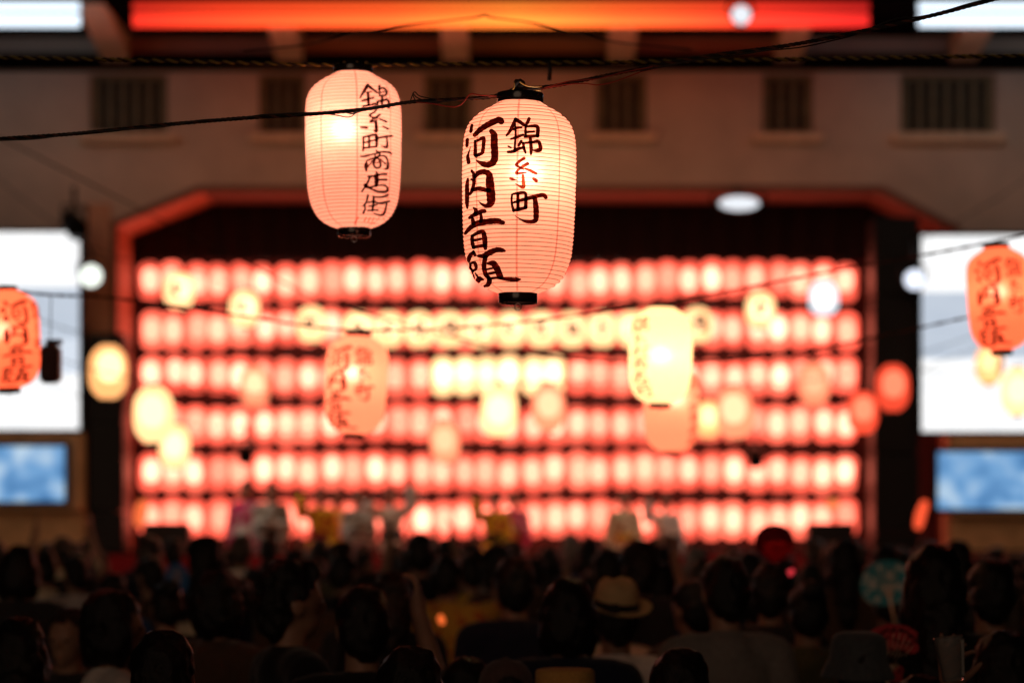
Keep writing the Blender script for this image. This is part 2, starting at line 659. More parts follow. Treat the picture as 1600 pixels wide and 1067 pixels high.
# ------------------------------------------------------------------ white boards and television screens beside the stage
def board_mat(name, stops, seed):
    """back-lit printed board: bands of white and pale grey with faint print"""
    m = bpy.data.materials.new(name)
    m.use_nodes = True
    t = m.node_tree
    t.nodes.remove(t.nodes['Principled BSDF'])
    tc = N(t, 'TexCoord')
    mp = N(t, 'Mapping')
    mp.inputs['Location'].default_value = (seed, seed * .7, 0)
    mp.inputs['Scale'].default_value = (3, 1, 9)
    t.links.new(tc.outputs['Generated'], mp.inputs[0])
    nz = N(t, 'TexNoise', Scale=1.6, Detail=2)
    t.links.new(mp.outputs[0], nz.inputs['Vector'])
    r1 = N(t, 'ValToRGB')
    r1.color_ramp.elements[0].position = .38
    r1.color_ramp.elements[0].color = (.62, .68, .76, 1)
    r1.color_ramp.elements[1].position = .52
    r1.color_ramp.elements[1].color = (1, 1, 1, 1)
    t.links.new(nz.outputs[0], r1.inputs[0])
    sp = N(t, 'SeparateXYZ')
    t.links.new(tc.outputs['Generated'], sp.inputs[0])
    r2 = N(t, 'ValToRGB')
    r2.color_ramp.interpolation = 'CONSTANT'
    els = r2.color_ramp.elements
    els[0].position, els[0].color = 0, c4(stops[0][1])
    els[1].position, els[1].color = stops[1][0], c4(stops[1][1])
    for p_, c_ in stops[2:]:
        e_ = els.new(p_)
        e_.color = c4(c_)
    t.links.new(sp.outputs[2], r2.inputs[0])
    mx = N(t, 'MixRGB', blend_type='MULTIPLY')
    mx.inputs[0].default_value = .15
    t.links.new(r2.outputs[0], mx.inputs[1])
    t.links.new(r1.outputs[0], mx.inputs[2])
    e = N(t, 'Emission', Strength=1.12)
    t.links.new(mx.outputs[0], e.inputs[0])
    t.links.new(e.outputs[0], t.nodes['Material Output'].inputs[0])
    return m


def tv_mat(name, seed):
    m = bpy.data.materials.new(name)
    m.use_nodes = True
    t = m.node_tree
    t.nodes.remove(t.nodes['Principled BSDF'])
    tc = N(t, 'TexCoord')
    mp = N(t, 'Mapping')
    mp.inputs['Location'].default_value = (seed, 0, seed)
    mp.inputs['Rotation'].default_value = (0, .7, 0)
    mp.inputs['Scale'].default_value = (2.5, 1, 1.4)
    t.links.new(tc.outputs['Generated'], mp.inputs[0])
    nz = N(t, 'TexNoise', Scale=1.3, Detail=1.5, Distortion=.3)
    t.links.new(mp.outputs[0], nz.inputs['Vector'])
    r1 = N(t, 'ValToRGB')
    r1.color_ramp.elements[0].position = .32
    r1.color_ramp.elements[0].color = (.05, .17, .40, 1)
    r1.color_ramp.elements[1].position = .68
    r1.color_ramp.elements[1].color = (.50, .66, .82, 1)
    e_ = r1.color_ramp.elements.new(.5)
    e_.color = (.17, .37, .66, 1)
    t.links.new(nz.outputs[0], r1.inputs[0])
    e = N(t, 'Emission', Strength=1.0)
    t.links.new(r1.outputs[0], e.inputs[0])
    t.links.new(e.outputs[0], t.nodes['Material Output'].inputs[0])
    return m


W_, G_, H_ = (1, 1, 1), (.50, .56, .65), (.64, .70, .79)
YB = 26.75


def board(x0, x1, y0, y1, mat, label):
    a, b = P(x0, y1, YB), P(x1, y0, YB)
    g = empty('light_board', (0, 0, 0), label, 'light board', 'white boards beside the stage')
    box('screen', a.x, b.x, YB, YB + .03, a.z, b.z, mat, g, 0)
    t_ = .035
    for q in ((a.x - t_, a.x, a.z - t_, b.z + t_), (b.x, b.x + t_, a.z - t_, b.z + t_), (a.x, b.x, a.z - t_, a.z), (a.x, b.x, b.z, b.z + t_)):
        box('frame', q[0] + .001, q[1] - .001, YB - .01, YB + .08, q[2], q[3], m_black, g, .004)
    box('casing', a.x + .01, b.x - .01, YB + .035, YB + .3, a.z + .01, b.z - .01, m_black, g, .01)
    return g


board(-95, 124, 363, 671, board_mat('board_left', [(0, W_), (.28, H_), (.46, G_), (.72, W_)], 1.3), 'glowing white board left of the stage above a blue screen')
board(1440, 1672, 368, 674, board_mat('board_right', [(0, W_), (.37, G_), (.71, W_)], 4.1), 'glowing white board right of the stage above a blue screen')


def television(x0, x1, y0, y1, mat, label):
    Y = 26.62
    a, b = P(x0, y1, Y), P(x1, y0, Y)
    g = empty('television', (0, 0, 0), label, 'television', 'televisions beside the stage')
    box('display', a.x, b.x, Y, Y + .02, a.z, b.z, mat, g, 0)
    t_ = .045
    for q in ((a.x - t_, a.x, a.z - t_, b.z + t_), (b.x, b.x + t_, a.z - t_, b.z + t_), (a.x, b.x, a.z - t_, a.z), (a.x, b.x, b.z, b.z + t_)):
        box('bezel', q[0], q[1], Y - .012, Y + .06, q[2], q[3], m_black, g, .004)
    box('back_case', a.x + .03, b.x - .03, Y + .022, Y + .1, a.z + .03, b.z - .03, m_black, g, .02)
    return g


television(-80, 101, 697, 783, tv_mat('tv_left', .4), 'television with a pale blue picture left of the stage')
television(1465, 1660, 706, 795, tv_mat('tv_right', 5.3), 'television with a pale blue picture right of the stage')
for x0, x1, lab in ((-140, 131, 'pale plywood booth under the white board left of the stage'), (1484, 1720, 'pale plywood booth under the white board right of the stage')):
    a, b = P(x0, 834, 26.78), P(x1, 677, 26.78)
    g = empty('plywood_booth', (0, 0, 0), lab, 'booth', 'plywood booths beside the stage')
    box('front_panel', a.x, b.x, 26.75, 26.8, .0, b.z, m_ply, g, .006)
    box('side_panel', a.x, a.x + .03, 26.802, 27.25, .0, b.z, m_ply, g, .006)
    box('side_panel', b.x - .03, b.x, 26.802, 27.25, .0, b.z, m_ply, g, .006)
    c = P(0, 797 if x0 > 0 else 787, 26.62).z
    box('shelf', a.x - .02, b.x + .02, 26.45, 26.748, c - .06, c - .03, m_ply, g, .006)


# ------------------------------------------------------------------ loudspeaker towers and stage monitors
def tower(px0, px1, ytop, Y, n, label):
    a, b = P(px0, 0, Y), P(px1, 0, Y)
    zt_ = P(0, ytop, Y).z
    g = empty('speaker_tower', ((a.x + b.x) / 2, Y, 0), label, 'speaker tower', 'black speaker towers')
    hw = (b.x - a.x) / 2
    hh = zt_ / n
    for i in range(n):
        s = box('cabinet', -hw, hw, 0, .5, i * hh + .004, (i + 1) * hh - .004, m_black, g, .015)
        box('grille', -hw + .03, hw - .03, -.012, -.002, i * hh + .04, (i + 1) * hh - .04, m_steel, s, .004)
        for q in (.3, .7):
            cv, cf = lathe([(hw * .62, 0), (hw * .5, .012), (hw * .2, .05), (.001, .04)], 18)
            o = ob('cone', me('cone', cv, cf, m_steel), s, (0, -.014, (i + q) * hh))
            o.rotation_euler.x = R(-90)
    return g


tower(136, 193, 520, 26.9, 4, 'black speaker tower left of the stage under a pale lantern')
tower(1366, 1436, 338, 26.9, 6, 'tall black speaker tower right of the stage next to the white board')
for px, lab in ((258, 'black wedge monitor speaker at the left end of the stage'), (1300, 'black wedge monitor speaker at the right end of the stage')):
    c = P(px, 0, 27.0)
    g = empty('stage_monitor', (c.x, 27.0, .85), lab, 'stage monitor', 'stage monitors')
    box('stand', -.16, .16, .0, .34, 0, .58, m_steel, g, .01)
    vv = [(-.26, 0, .585), (.26, 0, .585), (.26, .4, .585), (-.26, .4, .585), (-.26, .06, 1.02), (.26, .06, 1.02), (.26, .36, .92), (-.26, .36, .92)]
    ob('cabinet', me('cabinet', vv, [(0, 3, 2, 1), (4, 5, 6, 7), (0, 1, 5, 4), (1, 2, 6, 5), (2, 3, 7, 6), (3, 0, 4, 7)], m_black, False), g)
    box('grille', -.23, .23, -.004, .0, .62, .98, m_steel, g, 0).rotation_euler.x = R(-7)

# small column speaker next to the lantern at the left
c = P(76, 566, 10.35)
g = empty('column_speaker', c, 'small black speaker hanging beside the orange lantern at the left edge', 'speaker')
box('cabinet', -.042, .042, .0, .09, -.085, .075, m_black, g, .012)
box('grille', -.034, .034, -.006, -.001, -.077, .05, m_steel, g, .004)
box('bracket', -.02, .05, .02, .06, .077, .10, m_black, g, .004)
v, f = tube([(0, .04, .10), (0, .04, .16), (.005, .03, .292)], .0025, 6)
ob('strap', me('strap', v, f, m_black), g)

# ================================================================== PAPER LANTERNS
U = .26 / 178                               # metres for one photo pixel at the sharp lantern
# outline of the tall lantern: photo row, half width (pixels at the sharp lantern)
OUT = [(160, 35), (166, 41), (173, 55), (180, 66), (190, 77), (200, 83), (215, 87.5), (240, 89.2), (280, 89.3), (320, 88.6), (350, 87.5),
       (380, 86), (400, 83.5), (415, 79.5), (430, 72.5), (440, 65), (449, 54), (455, 41), (459, 30)]
YC = 311.0                                  # photo row of the lantern's middle


def prof_r(y):
    for (a, ra), (b, rb) in zip(OUT, OUT[1:]):
        if a <= y <= b:
            return ra + (rb - ra) * (y - a) / (b - a)
    return OUT[0][1] if y < OUT[0][0] else OUT[-1][1]


sm = catmull([(float(a), float(b)) for a, b in OUT], 6)


def dent(a, z):
    return .0016 * noise.noise(Vector((math.cos(a) * 1.7, math.sin(a) * 1.7, z * 9))) + .0007 * noise.noise(Vector((math.cos(a) * 6, math.sin(a) * 6, z * 26)))


def tall_profile(nrib, sub, amp):
    """profile bottom to top with a small bulge between neighbouring ribs"""
    out = []
    n = nrib * sub
    for k in range(n + 1):
        y = 459 - (459 - 160) * k / n
        r = sum(prof_r(y + d) for d in (-4, -2, 0, 2, 4)) / 5 if 166 < y < 454 else prof_r(y)
        ph = (k % sub) / sub
        out.append(((r - amp * math.sin(math.pi * ph)) * U, (YC - y) * U))
    return out


def round_profile(n):
    out = []
    for k in range(n + 1):
        t = -1 + 2 * k / n
        a = t * 1.18
        r = .15 * (max(0, 1 - abs(t) ** 3.2 * .76)) ** .75
        out.append((max(r, .05), .18 * t))
    return out


pinkish = (1.0, .40, .235)
p_main = lit_paper('paper_salmon', pinkish, .5)
p_left = lit_paper('paper_salmon_pale', (1.0, .41, .26), .55)
p_oran = lit_paper('paper_orange', (1.0, .17, .065), .85)
p_oran2 = lit_paper('paper_orange_soft', (1.0, .235, .115), 1.0)
p_yel = lit_paper('paper_cream', (1.0, .62, .31), 1.15)
g_pink = glow_paper('glow_pink', (1.0, .125, .075), 1.85, .26, .28)
g_pale = glow_paper('glow_pale_pink', (1.0, .15, .09), 2.1, .26, .25)
g_cream = glow_paper('glow_cream', (1.0, .55, .25), 2.2, .22, .12)
g_white = glow_paper('glow_white', (.86, .93, 1.0), 1.1, .2, .1)
g_red = glow_paper('glow_red', (1.0, .09, .04), 1.3, .22, .2)
g_oran = glow_paper('glow_orange', (1.0, .26, .13), 1.6, .15, .2)
g_gold = glow_paper('glow_gold', (1.0, .46, .17), 1.75, .26, .12)


def core_mat(name, col, lo, hi):
    m = emit(name, col, 1)
    t = m.node_tree
    oi = N(t, 'ObjectInfo')
    mr = N(t, 'MapRange')
    mr.inputs[3].default_value = lo
    mr.inputs[4].default_value = hi
    t.links.new(oi.outputs['Random'], mr.inputs[0])
    t.links.new(mr.outputs[0], t.nodes['Emission'].inputs[1])
    return m


b_warm = core_mat('bulb_warm', (1, .62, .51), 11, 22)
b_soft = core_mat('bulb_soft', (1, .64, .52), 5.5, 13)
for b_ in (b_warm, b_soft):
    b_.cycles.emission_sampling = 'NONE'
m_ring = surf('black_lacquer', (.008, .007, .007), .18, .2, 30, 0, .6)
m_rib = surf('red_rib', (.45, .13, .07), .7, .2, 30)
m_seam = ink('seam_tint', (.80, .50, .48), (.92, .68, .66), .35)
k_dark = ink('brush_ink', (.02, .002, .001), (.20, .018, .006), .52)
k_lit = ink('brush_ink_thin', (.10, .012, .004), (.5, .12, .05), .45)  # ink lightened to paint the bulb's hot spot behind this character
k_red = ink('red_stamp_ink', (.75, .28, .22), (.9, .55, .45), .4)
k_black = surf('black_print', (.02, .018, .012), .8, .2, 30)


def ring_mesh(name, r, h, th=.006):
    v, f = lathe([(r - th, h * .05), (r - th, h * .95), (r - th * .7, h), (r - .001, h), (r, h * .9), (r, h * .1), (r - .001, 0), (r - th * .7, 0), (r - th, h * .05)], 40)
    return me(name, v, f, m_ring)


tp = tall_profile(46, 4, .9)
v, f = lathe(tp, 88, dr=lambda a, k: dent(a, tp[k][1]))
ME_NEAR = me('paper_shade', v, f, p_main)
v, f = lathe(tall_profile(30, 1, 0), 40)
ME_MID = me('paper_shade', v, f, p_main)
v, f = lathe(tall_profile(16, 1, 0), 22)
ME_FAR = me('paper_shade', v, f, g_pink)
v, f = lathe(round_profile(18), 26)
ME_ROUND = me('paper_shade', v, f, g_cream)
ME_TOP, ME_BOT = ring_mesh('top_ring', 36.5 * U, 16 * U), ring_mesh('bottom_ring', 30.5 * U, 18 * U)
ME_RRING = ring_mesh('ring', .052, .02)
v, f = lathe([(.001, -.13), (.055, -.116), (.088, -.066), (.098, .0), (.088, .066), (.055, .112), (.018, .128), (.001, .13)], 16)
ME_CORE = me('light_globe', v, f, b_warm)  # oversized glowing core, shaped to brighten the middle of far lanterns
v, f = tube(catmull([(.0, 0, 0), (.006, 0, -.004), (.007, 0, -.011), (0, 0, -.015), (-.007, 0, -.011), (-.006, 0, -.004), (0, 0, 0)], 5), .0012, 5)
ME_HOOK = me('wire_hook', v, f, surf('wire', (.25, .22, .2), .3, .1, 30, 0, .5, .9))
v, f = lathe([(.001, 0), (.018, 0), (.019, .03), (.016, .045), (.016, .075), (.001, .075)], 14)
ME_SOCK = me('lamp_socket', v, f, m_black)
TOPZ, BOTZ = (YC - 160) * U, (YC - 459) * U


# --- brush strokes: each a list of (x, y, width), in crops of the photograph: (origin x, origin y, scale)
A, B, C_ = (720, 180, 9.7), (720, 260, 9.7), (720, 350, 9.7)
D, E_ = (550, 120, 8.889), (550, 230, 8.889)
GLYPH = {
 'river': (A, k_dark, [
  [(160,190,45),(150,280,50)], [(98,400,50),(92,490,45)], [(150,510,8),(120,610,30),(110,660,50),(125,740,55)],
  [(210,340,55),(300,255,75),(430,180,85),(560,125,85),(600,150,80)],
  [(455,290,60),(495,350,90),(500,480,95),(510,600,95),(505,720,95),(450,780,85),(370,785,75),(290,750,45),(235,712,10)],
  [(215,430,35),(222,520,45),(225,620,50),(240,650,50)],
  [(215,430,30),(280,410,40),(340,390,50),(345,470,50),(335,580,50),(320,615,45),(240,650,50)]]),
 'brocade': (A, k_dark, [
  [(810,115,45),(775,200,50),(730,290,45),(680,355,30)], [(810,120,45),(870,155,50),(930,200,45)],
  [(805,190,28),(812,330,30),(805,480,32),(800,590,35)], [(780,265,30),(840,245,35),(895,240,30)],
  [(740,410,25),(820,385,40),(920,345,35)], [(705,515,22),(745,535,25)], [(895,440,40),(860,500,40)],
  [(705,600,35),(780,590,45),(860,550,45),(940,530,30)], [(1005,110,45),(985,160,45),(950,210,35)],
  [(955,210,30),(955,300,35),(960,360,35)], [(960,225,30),(1040,215,40),(1110,215,50),(1135,250,50),(1130,360,50)],
  [(960,310,28),(1080,295,28)], [(945,375,35),(1040,365,45),(1140,355,40)],
  [(1025,390,40),(1035,480,45),(1040,570,45),(1038,630,30)], [(925,470,35),(935,540,40),(960,610,28)],
  [(925,470,30),(1040,455,35),(1140,440,45),(1170,500,50),(1170,560,55),(1120,575,45),(1065,570,20)]]),
 'thread': (A, k_lit, [
  [(940,690,40),(870,740,40),(825,790,35),(870,820,30),(930,850,28)],
  [(990,770,45),(920,815,40),(850,870,32),(830,915,38),(900,910,30),(970,900,15)],
  [(960,845,30),(1040,875,38),(1115,915,35)],
  [(925,946,40),(930,1026,45),(935,1116,45),(880,1106,30),(815,1066,8)],
  [(745,991,35),(780,1006,35),(830,1014,12)], [(1080,991,40),(1120,1021,45)]]),
 'town': (B, k_dark, [
  [(770,460,30),(765,560,30),(795,695,38)], [(775,450,28),(870,430,40),(960,430,40),(970,520,45),(970,640,50)],
  [(855,445,40),(858,560,45),(860,670,45)],
  [(770,580,25),(860,550,40),(960,520,50),(1100,480,55),(1220,455,55),(1255,490,50)],
  [(795,690,40),(880,670,45),(970,645,45)],
  [(1100,510,60),(1115,620,70),(1120,740,70),(1110,830,65),(1040,855,50),(960,845,40),(890,815,20),(820,770,6)]]),
 'inside': (B, k_dark, [
  [(128,215,35),(115,330,55),(118,450,58),(118,560,55),(125,650,30)],
  [(185,95,35),(215,150,45),(220,230,50),(215,310,48),(190,390,50),(160,445,35)], [(180,225,30),(220,240,30)],
  [(235,190,50),(290,130,65),(370,115,70),(440,160,85),(450,260,110),(460,380,115),(470,500,115),(460,590,95),(400,620,55),(340,600,35),(285,555,8)],
  [(200,385,50),(290,365,60),(380,385,60),(440,395,55)]]),
 'sound': (B, k_dark, [
  [(215,650,25),(245,680,50),(240,740,45)], [(160,795,40),(240,745,60),(330,705,60),(375,700,55)],
  [(200,790,30),(205,830,50),(215,880,60)], [(320,745,40),(330,800,45),(320,850,50)],
  [(100,1030,45),(180,940,65),(280,880,80),(420,855,80),(560,845,80),(620,865,60),(650,870,50)],
  [(205,1068,45),(205,1153,48),(225,1238,50)],
  [(215,1063,40),(280,1023,50),(355,1003,55),(380,1083,65),(390,1173,65),(395,1253,45)],
  [(220,1138,35),(330,1113,35)], [(225,1238,45),(310,1218,45),(390,1208,45)]]),
 'head': (C_, k_dark, [
  [(225,430,40),(250,480,40)], [(225,435,45),(170,500,60),(155,560,50)],
  [(190,600,30),(180,660,35),(215,720,40)], [(200,600,30),(240,590,45),(265,640,45),(260,690,38),(215,715,38)],
  [(160,580,15),(190,690,18),(220,760,22),(245,830,20)], [(255,745,20),(300,810,30)],
  [(250,870,30),(290,860,70),(320,830,70),(370,840,30)],
  [(300,490,40),(380,490,70),(460,440,75),(560,400,70),(640,405,60),(675,415,35)],
  [(400,510,60),(385,590,60),(385,680,60),(410,770,55),(440,800,50)],
  [(440,600,40),(510,600,80),(560,660,85),(590,730,85),(620,790,80)],
  [(415,690,28),(500,670,30)], [(430,755,35),(530,735,38)],
  [(450,830,40),(560,810,35),(680,825,45),(800,835,55),(860,833,50),(905,830,20)],
  [(450,800,50),(465,860,65),(450,910,60),(400,935,30)]]),
}
GLYPH_L = {
 'brocade': (D, k_dark, [
  [(250,165,40),(200,250,30),(150,340,16)], [(255,170,35),(320,220,25),(380,265,20)], [(255,280,30),(260,350,30),(262,430,28)],
  [(175,380,20),(260,355,22),(330,330,18)], [(200,265,14),(300,250,14)], [(190,455,22),(300,430,22),(380,405,20)], [(400,160,22),(395,210,22)],
  [(395,210,22),(450,195,20),(490,230,25),(485,290,22),(420,300,15)], [(400,215,16),(405,310,16)], [(410,255,14),(480,245,14)],
  [(435,320,25),(435,400,25),(440,480,14)], [(380,390,18),(380,450,14)], [(375,385,20),(440,370,22),(500,350,25),(525,400,25),(520,465,20)]]),
 'thread': (D, k_dark, [
  [(355,440,20),(355,510,20),(275,575,22),(330,610,20),(380,610,14)], [(405,565,22),(340,610,18),(280,665,22),(370,640,14)],
  [(400,620,18),(490,655,25)], [(355,670,30),(358,740,32),(355,790,35),(325,780,12)], [(160,740,20),(240,745,25)], [(445,720,15),(510,750,25)]]),
 'town': (D, k_dark, [
  [(190,880,22),(190,960,20),(185,1060,20)], [(195,875,20),(340,840,25),(360,880,35),(360,990,25)], [(265,860,22),(265,1015,22)],
  [(195,950,16),(350,910,20)], [(190,1025,20),(360,1000,22)], [(360,890,25),(450,865,22),(560,845,25)],
  [(490,870,16),(495,960,25),(485,1005,28),(420,990,10)]]),
 'trade': (E_, k_dark, [
  [(355,75,18),(375,110,22)], [(150,155,15),(210,155,20),(320,125,18),(420,95,20),(520,95,25),(545,115,20)],
  [(335,120,16),(340,165,16)], [(400,115,16),(380,165,16)], [(230,225,14),(220,290,40),(225,360,16)],
  [(230,215,16),(310,185,18),(400,150,20),(470,155,22),(500,220,20),(495,310,30),(450,325,14)],
  [(335,195,22),(315,260,22),(350,315,22),(400,295,22),(405,240,20),(370,185,18),(335,195,18)],
  [(245,300,12),(310,210,14)], [(400,190,14),(470,255,18)], [(330,245,12),(400,240,12)]]),
 'shop': (E_, k_dark, [
  [(350,370,20),(375,410,25)], [(245,435,20),(330,425,22),(400,400,20),(480,395,25)], [(270,435,18),(230,530,22),(160,640,16)],
  [(350,420,45),(355,480,45),(350,550,40)], [(370,475,22),(480,470,25)],
  [(205,550,40),(260,580,25),(380,550,14),(450,545,18),(490,580,22),(480,630,25),(380,635,22),(300,610,20),(260,585,20)]]),
 'street': (E_, k_dark, [
  [(240,685,22),(215,780,20),(165,835,12)], [(190,810,18),(195,870,18),(170,920,22)], [(310,700,22),(310,790,25),(290,890,22)],
  [(330,710,15),(420,705,22),(490,680,25)], [(240,780,16),(310,770,18),(360,785,18)], [(240,832,14),(350,815,16)], [(230,890,18),(360,880,18)],
  [(360,790,18),(430,785,22),(510,760,22)], [(475,790,18),(455,880,18),(420,940,22),(360,945,20),(300,920,10)]]),
 'signature': (E_, k_red, [
  [(95,980,22),(70,1020,20),(40,1060,14)], [(200,985,20),(170,1030,18)], [(250,990,18),(215,1040,16)], [(300,990,16),(270,1030,14)],
  [(415,985,16),(425,1005,14)], [(235,1050,12),(300,1050,12)]]),
}


def write(gl, cx, cy, half, elev, sz=1.0):
    """paint the strokes on the paper of a lantern whose photo centre is (cx, cy) and half width half; one mesh for each character"""
    k = 89.3 / half
    res = []
    off = 0
    for gname, ((ox, oy, s), mat, strokes) in gl.items():
        v, f = [], []
        for st in strokes:
            off += 1
            pts = catmull([(ox + x / s, oy + y / s, w_ / s) for x, y, w_ in st], 7)
            n = len(pts)
            rows = []
            for i, (x, y, w_) in enumerate(pts):
                a, b = pts[max(i - 1, 0)], pts[min(i + 1, n - 1)]
                tx, ty = b[0] - a[0], b[1] - a[1]
                L = math.hypot(tx, ty) or 1
                tx, ty = tx / L, ty / L
                w_ = w_ * (1 + .10 * noise.noise(Vector((x * .35, y * .35, off))))
                j = .045 * w_
                rows.append((x, y, tx, ty, max(w_ / 2, .4), j))
            # round ends
            x, y, tx, ty, h, j = rows[0]
            pre = [(x - tx * h * q, y - ty * h * q, tx, ty, h * math.sqrt(max(0, 1 - q * q)) + .01, j) for q in (.95, .75, .4)]
            x, y, tx, ty, h, j = rows[-1]
            post = [(x + tx * h * q, y + ty * h * q, tx, ty, h * math.sqrt(max(0, 1 - q * q)) + .01, j) for q in (.4, .75, .95)]
            rows = pre + rows + post
            b0 = len(v)
            for i, (x, y, tx, ty, h, j) in enumerate(rows):
                for q in (-1, -.5, 0, .5, 1):
                    e = 1 + (.10 * noise.noise(Vector((x * .9 + 7, y * .9, q * 3))) if abs(q) == 1 else 0)
                    dx = (x - ty * h * q * e - cx) * k
                    dy = (y + tx * h * q * e - cy) * k / sz
                    yy = YC + dy
                    r0 = prof_r(yy)
                    co = math.sqrt(max(.02, 1 - min(1, dx / r0) ** 2))
                    yy = min(458, max(161, yy + elev * r0 * co))
                    r0 = prof_r(yy)
                    sn = max(-.985, min(.985, dx / r0))
                    r1 = r0 * U + .0016 + off * .00006 + dent(math.asin(sn) - math.pi / 2, (YC - yy) * U)
                    v.append((r1 * sn, -r1 * math.sqrt(1 - sn * sn), (YC - yy) * U))
            for i in range(len(rows) - 1):
                for c in range(4):
                    a = b0 + i * 5 + c
                    f.append((a, a + 1, a + 6, a + 5))
        res.append(me('brush_character', v, f, mat))
    return res


GLYPH = {k: (o_, m_, [[(x, y, w_ * 1.14) for x, y, w_ in st] for st in sts]) for k, (o_, m_, sts) in GLYPH.items()}
TXT_MAIN = write(GLYPH, 810, 311, 89.3, .11)
GLYPH_L = {k: (o_, m_, [[(x, y, w_ * (1.35 if k != 'signature' else 1)) for x, y, w_ in st] for st in sts]) for k, (o_, m_, sts) in GLYPH_L.items()}
TXT_LEFT = write(GLYPH_L, 552, 236, 75, .10, .97)


def lamp(parent, col, power, loc, rad=.03):
    l = bpy.data.lights.new('bulb_light', 'POINT')
    l.energy = power
    l.color = col
    l.shadow_soft_size = rad
    o = bpy.data.objects.new('bulb_light', l)
    o.location = loc
    return link(o, parent)


def near_lantern(px, py, W, mat, label, txt, rot, power, bulb=(0, -.02, .02), tilt=(0, 0), ribs=False, zs=1.0, seam0=0.0, group=None, bcol=(1, .84, .78)):
    Y = .26 * F / W
    c = P(px, py, Y)
    g = empty('paper_lantern', c, label, 'lantern', group)
    g.rotation_euler = (R(tilt[1]), R(tilt[0]), 0)
    g.scale.z = zs
    sh = omat(ob('paper_shade', ME_NEAR if ribs else ME_MID, g), mat)
    ob('top_ring', ME_TOP, g, (0, 0, TOPZ - .004))
    ob('bottom_ring', ME_BOT, g, (0, 0, BOTZ - 18 * U + .004))
    ob('wire_hook', ME_HOOK, g, (0, 0, BOTZ - 18 * U + .004))
    ob('lamp_socket', ME_SOCK, g, (0, 0, TOPZ - .05))
    v, f = tube([(-.052, 0, TOPZ + .012), (.052, 0, TOPZ + .012)], .004, 6)
    ob('cross_bar', me('cross_bar', v, f, m_black), g)
    for m in txt:
        o = ob('brush_character', m, g)
        o.rotation_euler.z = rot
    if ribs:
        for k in range(1, 46):
            y = 459 - 299 * k / 46
            r = prof_r(y) * U + .0004
            z = (YC - y) * U
            n = 56
            v = []
            for i in range(n):
                a = 2 * math.pi * i / n
                wob = .0006 * math.sin(a * 2 + k) + .0004 * math.sin(a * 5 + k * 1.7)
                rd = r + dent(a, z)
                for q in ((-.0004, 0), (.0005, .00062), (.0005, -.00062)):
                    v.append(((rd + q[0]) * math.cos(a), (rd + q[0]) * math.sin(a), z + q[1] + wob))
            f = []
            for i in range(n):
                j = (i + 1) % n
                for q in range(3):
                    p = (q + 1) % 3
                    f.append((i * 3 + q, j * 3 + q, j * 3 + p, i * 3 + p))
            ob('rib', me('rib', v, f, m_rib), g)
        for s_ in range(8):
            a0 = seam0 + s_ * math.pi / 4
            v = []
            n = 60
            for k in range(n + 1):
                y = 458 - 297 * k / n
                r = prof_r(y) * U + .0011
                hw = .0022 / max(r, .03)
                for q in (-1, 0, 1):
                    a = a0 + hw * q
                    rd = r + dent(a - math.pi / 2, (YC - y) * U)
                    v.append((rd * math.sin(a), -rd * math.cos(a), (YC - y) * U))
            f = [(k * 3 + q, k * 3 + q + 1, k * 3 + q + 4, k * 3 + q + 3) for k in range(n) for q in (0, 1)]
            ob('seam', me('seam', v, f, m_seam), g)
    lamp(g, bcol, power, bulb)
    return g


near_lantern(811, 311, 178, p_main, 'large sharp pink paper lantern with two columns of brush lettering, nearest of all', TXT_MAIN, 0,
             1.3, (.016, -.05, .052), (.6, 0), True, 1.0, R(-2))
near_lantern(552.5, 237, 150, p_left, 'pale pink paper lantern crossed by a dark rope, one lettering column on its right', TXT_LEFT, 0,
             1.2, (-.02, -.05, .052), (-.4, 0), True, .965, R(8))
near_lantern(10, 531, 104, p_oran, 'orange paper lantern cut by the left edge of the picture', TXT_MAIN, R(74), 1.2, (-.01, -.03, .04), (-3, 0), zs=.87)
near_lantern(556.5, 602, 97, p_oran2, 'orange paper lantern hanging low before the lantern wall, left of the sharp one', TXT_MAIN, R(10), 1.5, (-.01, -.035, .05), (3, 0), zs=.94)
near_lantern(1032, 556, 99, p_yel, 'large cream paper lantern with lettering down its left side', TXT_LEFT, R(-78), 1.1, (0, -.02, .0), (1, 0), zs=.90, bcol=(1, .9, .7))
near_lantern(1561, 468, 97, p_oran, 'orange paper lantern with lettering near the right edge before the white board', TXT_MAIN, R(14), 1.2, (-.005, -.03, .03), (-3, 0), zs=.98)
near_lantern(1049, 640, 86, p_oran2, 'orange paper lantern hanging partly hidden below the large cream one', TXT_LEFT, R(22), 1.3, (.02, -.03, .05), (0, 0), zs=.92)


# --- the lantern wall
def far_lantern(loc, mesh, mat, label, group, bulb, tall=True, txt=None, sc_=1.0, cat='lantern', rot=0):
    g = empty('paper_lantern', loc, label, cat, group)
    g.scale = (sc_, sc_, sc_)
    g.rotation_euler = (R(random.uniform(-4, 4)), R(random.uniform(-4, 4)), rot)
    omat(ob('paper_shade', mesh, g), mat)
    if tall:
        ob('top_ring', ME_TOP, g, (0, 0, TOPZ - .004))
        ob('bottom_ring', ME_BOT, g, (0, 0, BOTZ - 18 * U + .004))
        bz = .05
    else:
        ob('top_ring', ME_RRING, g, (0, 0, .172))
        ob('bottom_ring', ME_RRING, g, (0, 0, -.192))
        bz = .03
    b = ob('light_globe', ME_CORE, g, (random.uniform(-.012, .012), random.uniform(-.015, .01), .02 + random.uniform(-.015, .015)))
    omat(b, bulb)
    b.scale = (1, 1, 1) if tall else (1.05, 1.05, .8)
    if txt:
        for m in txt:
            ob('printed_character', m, g)
    return g


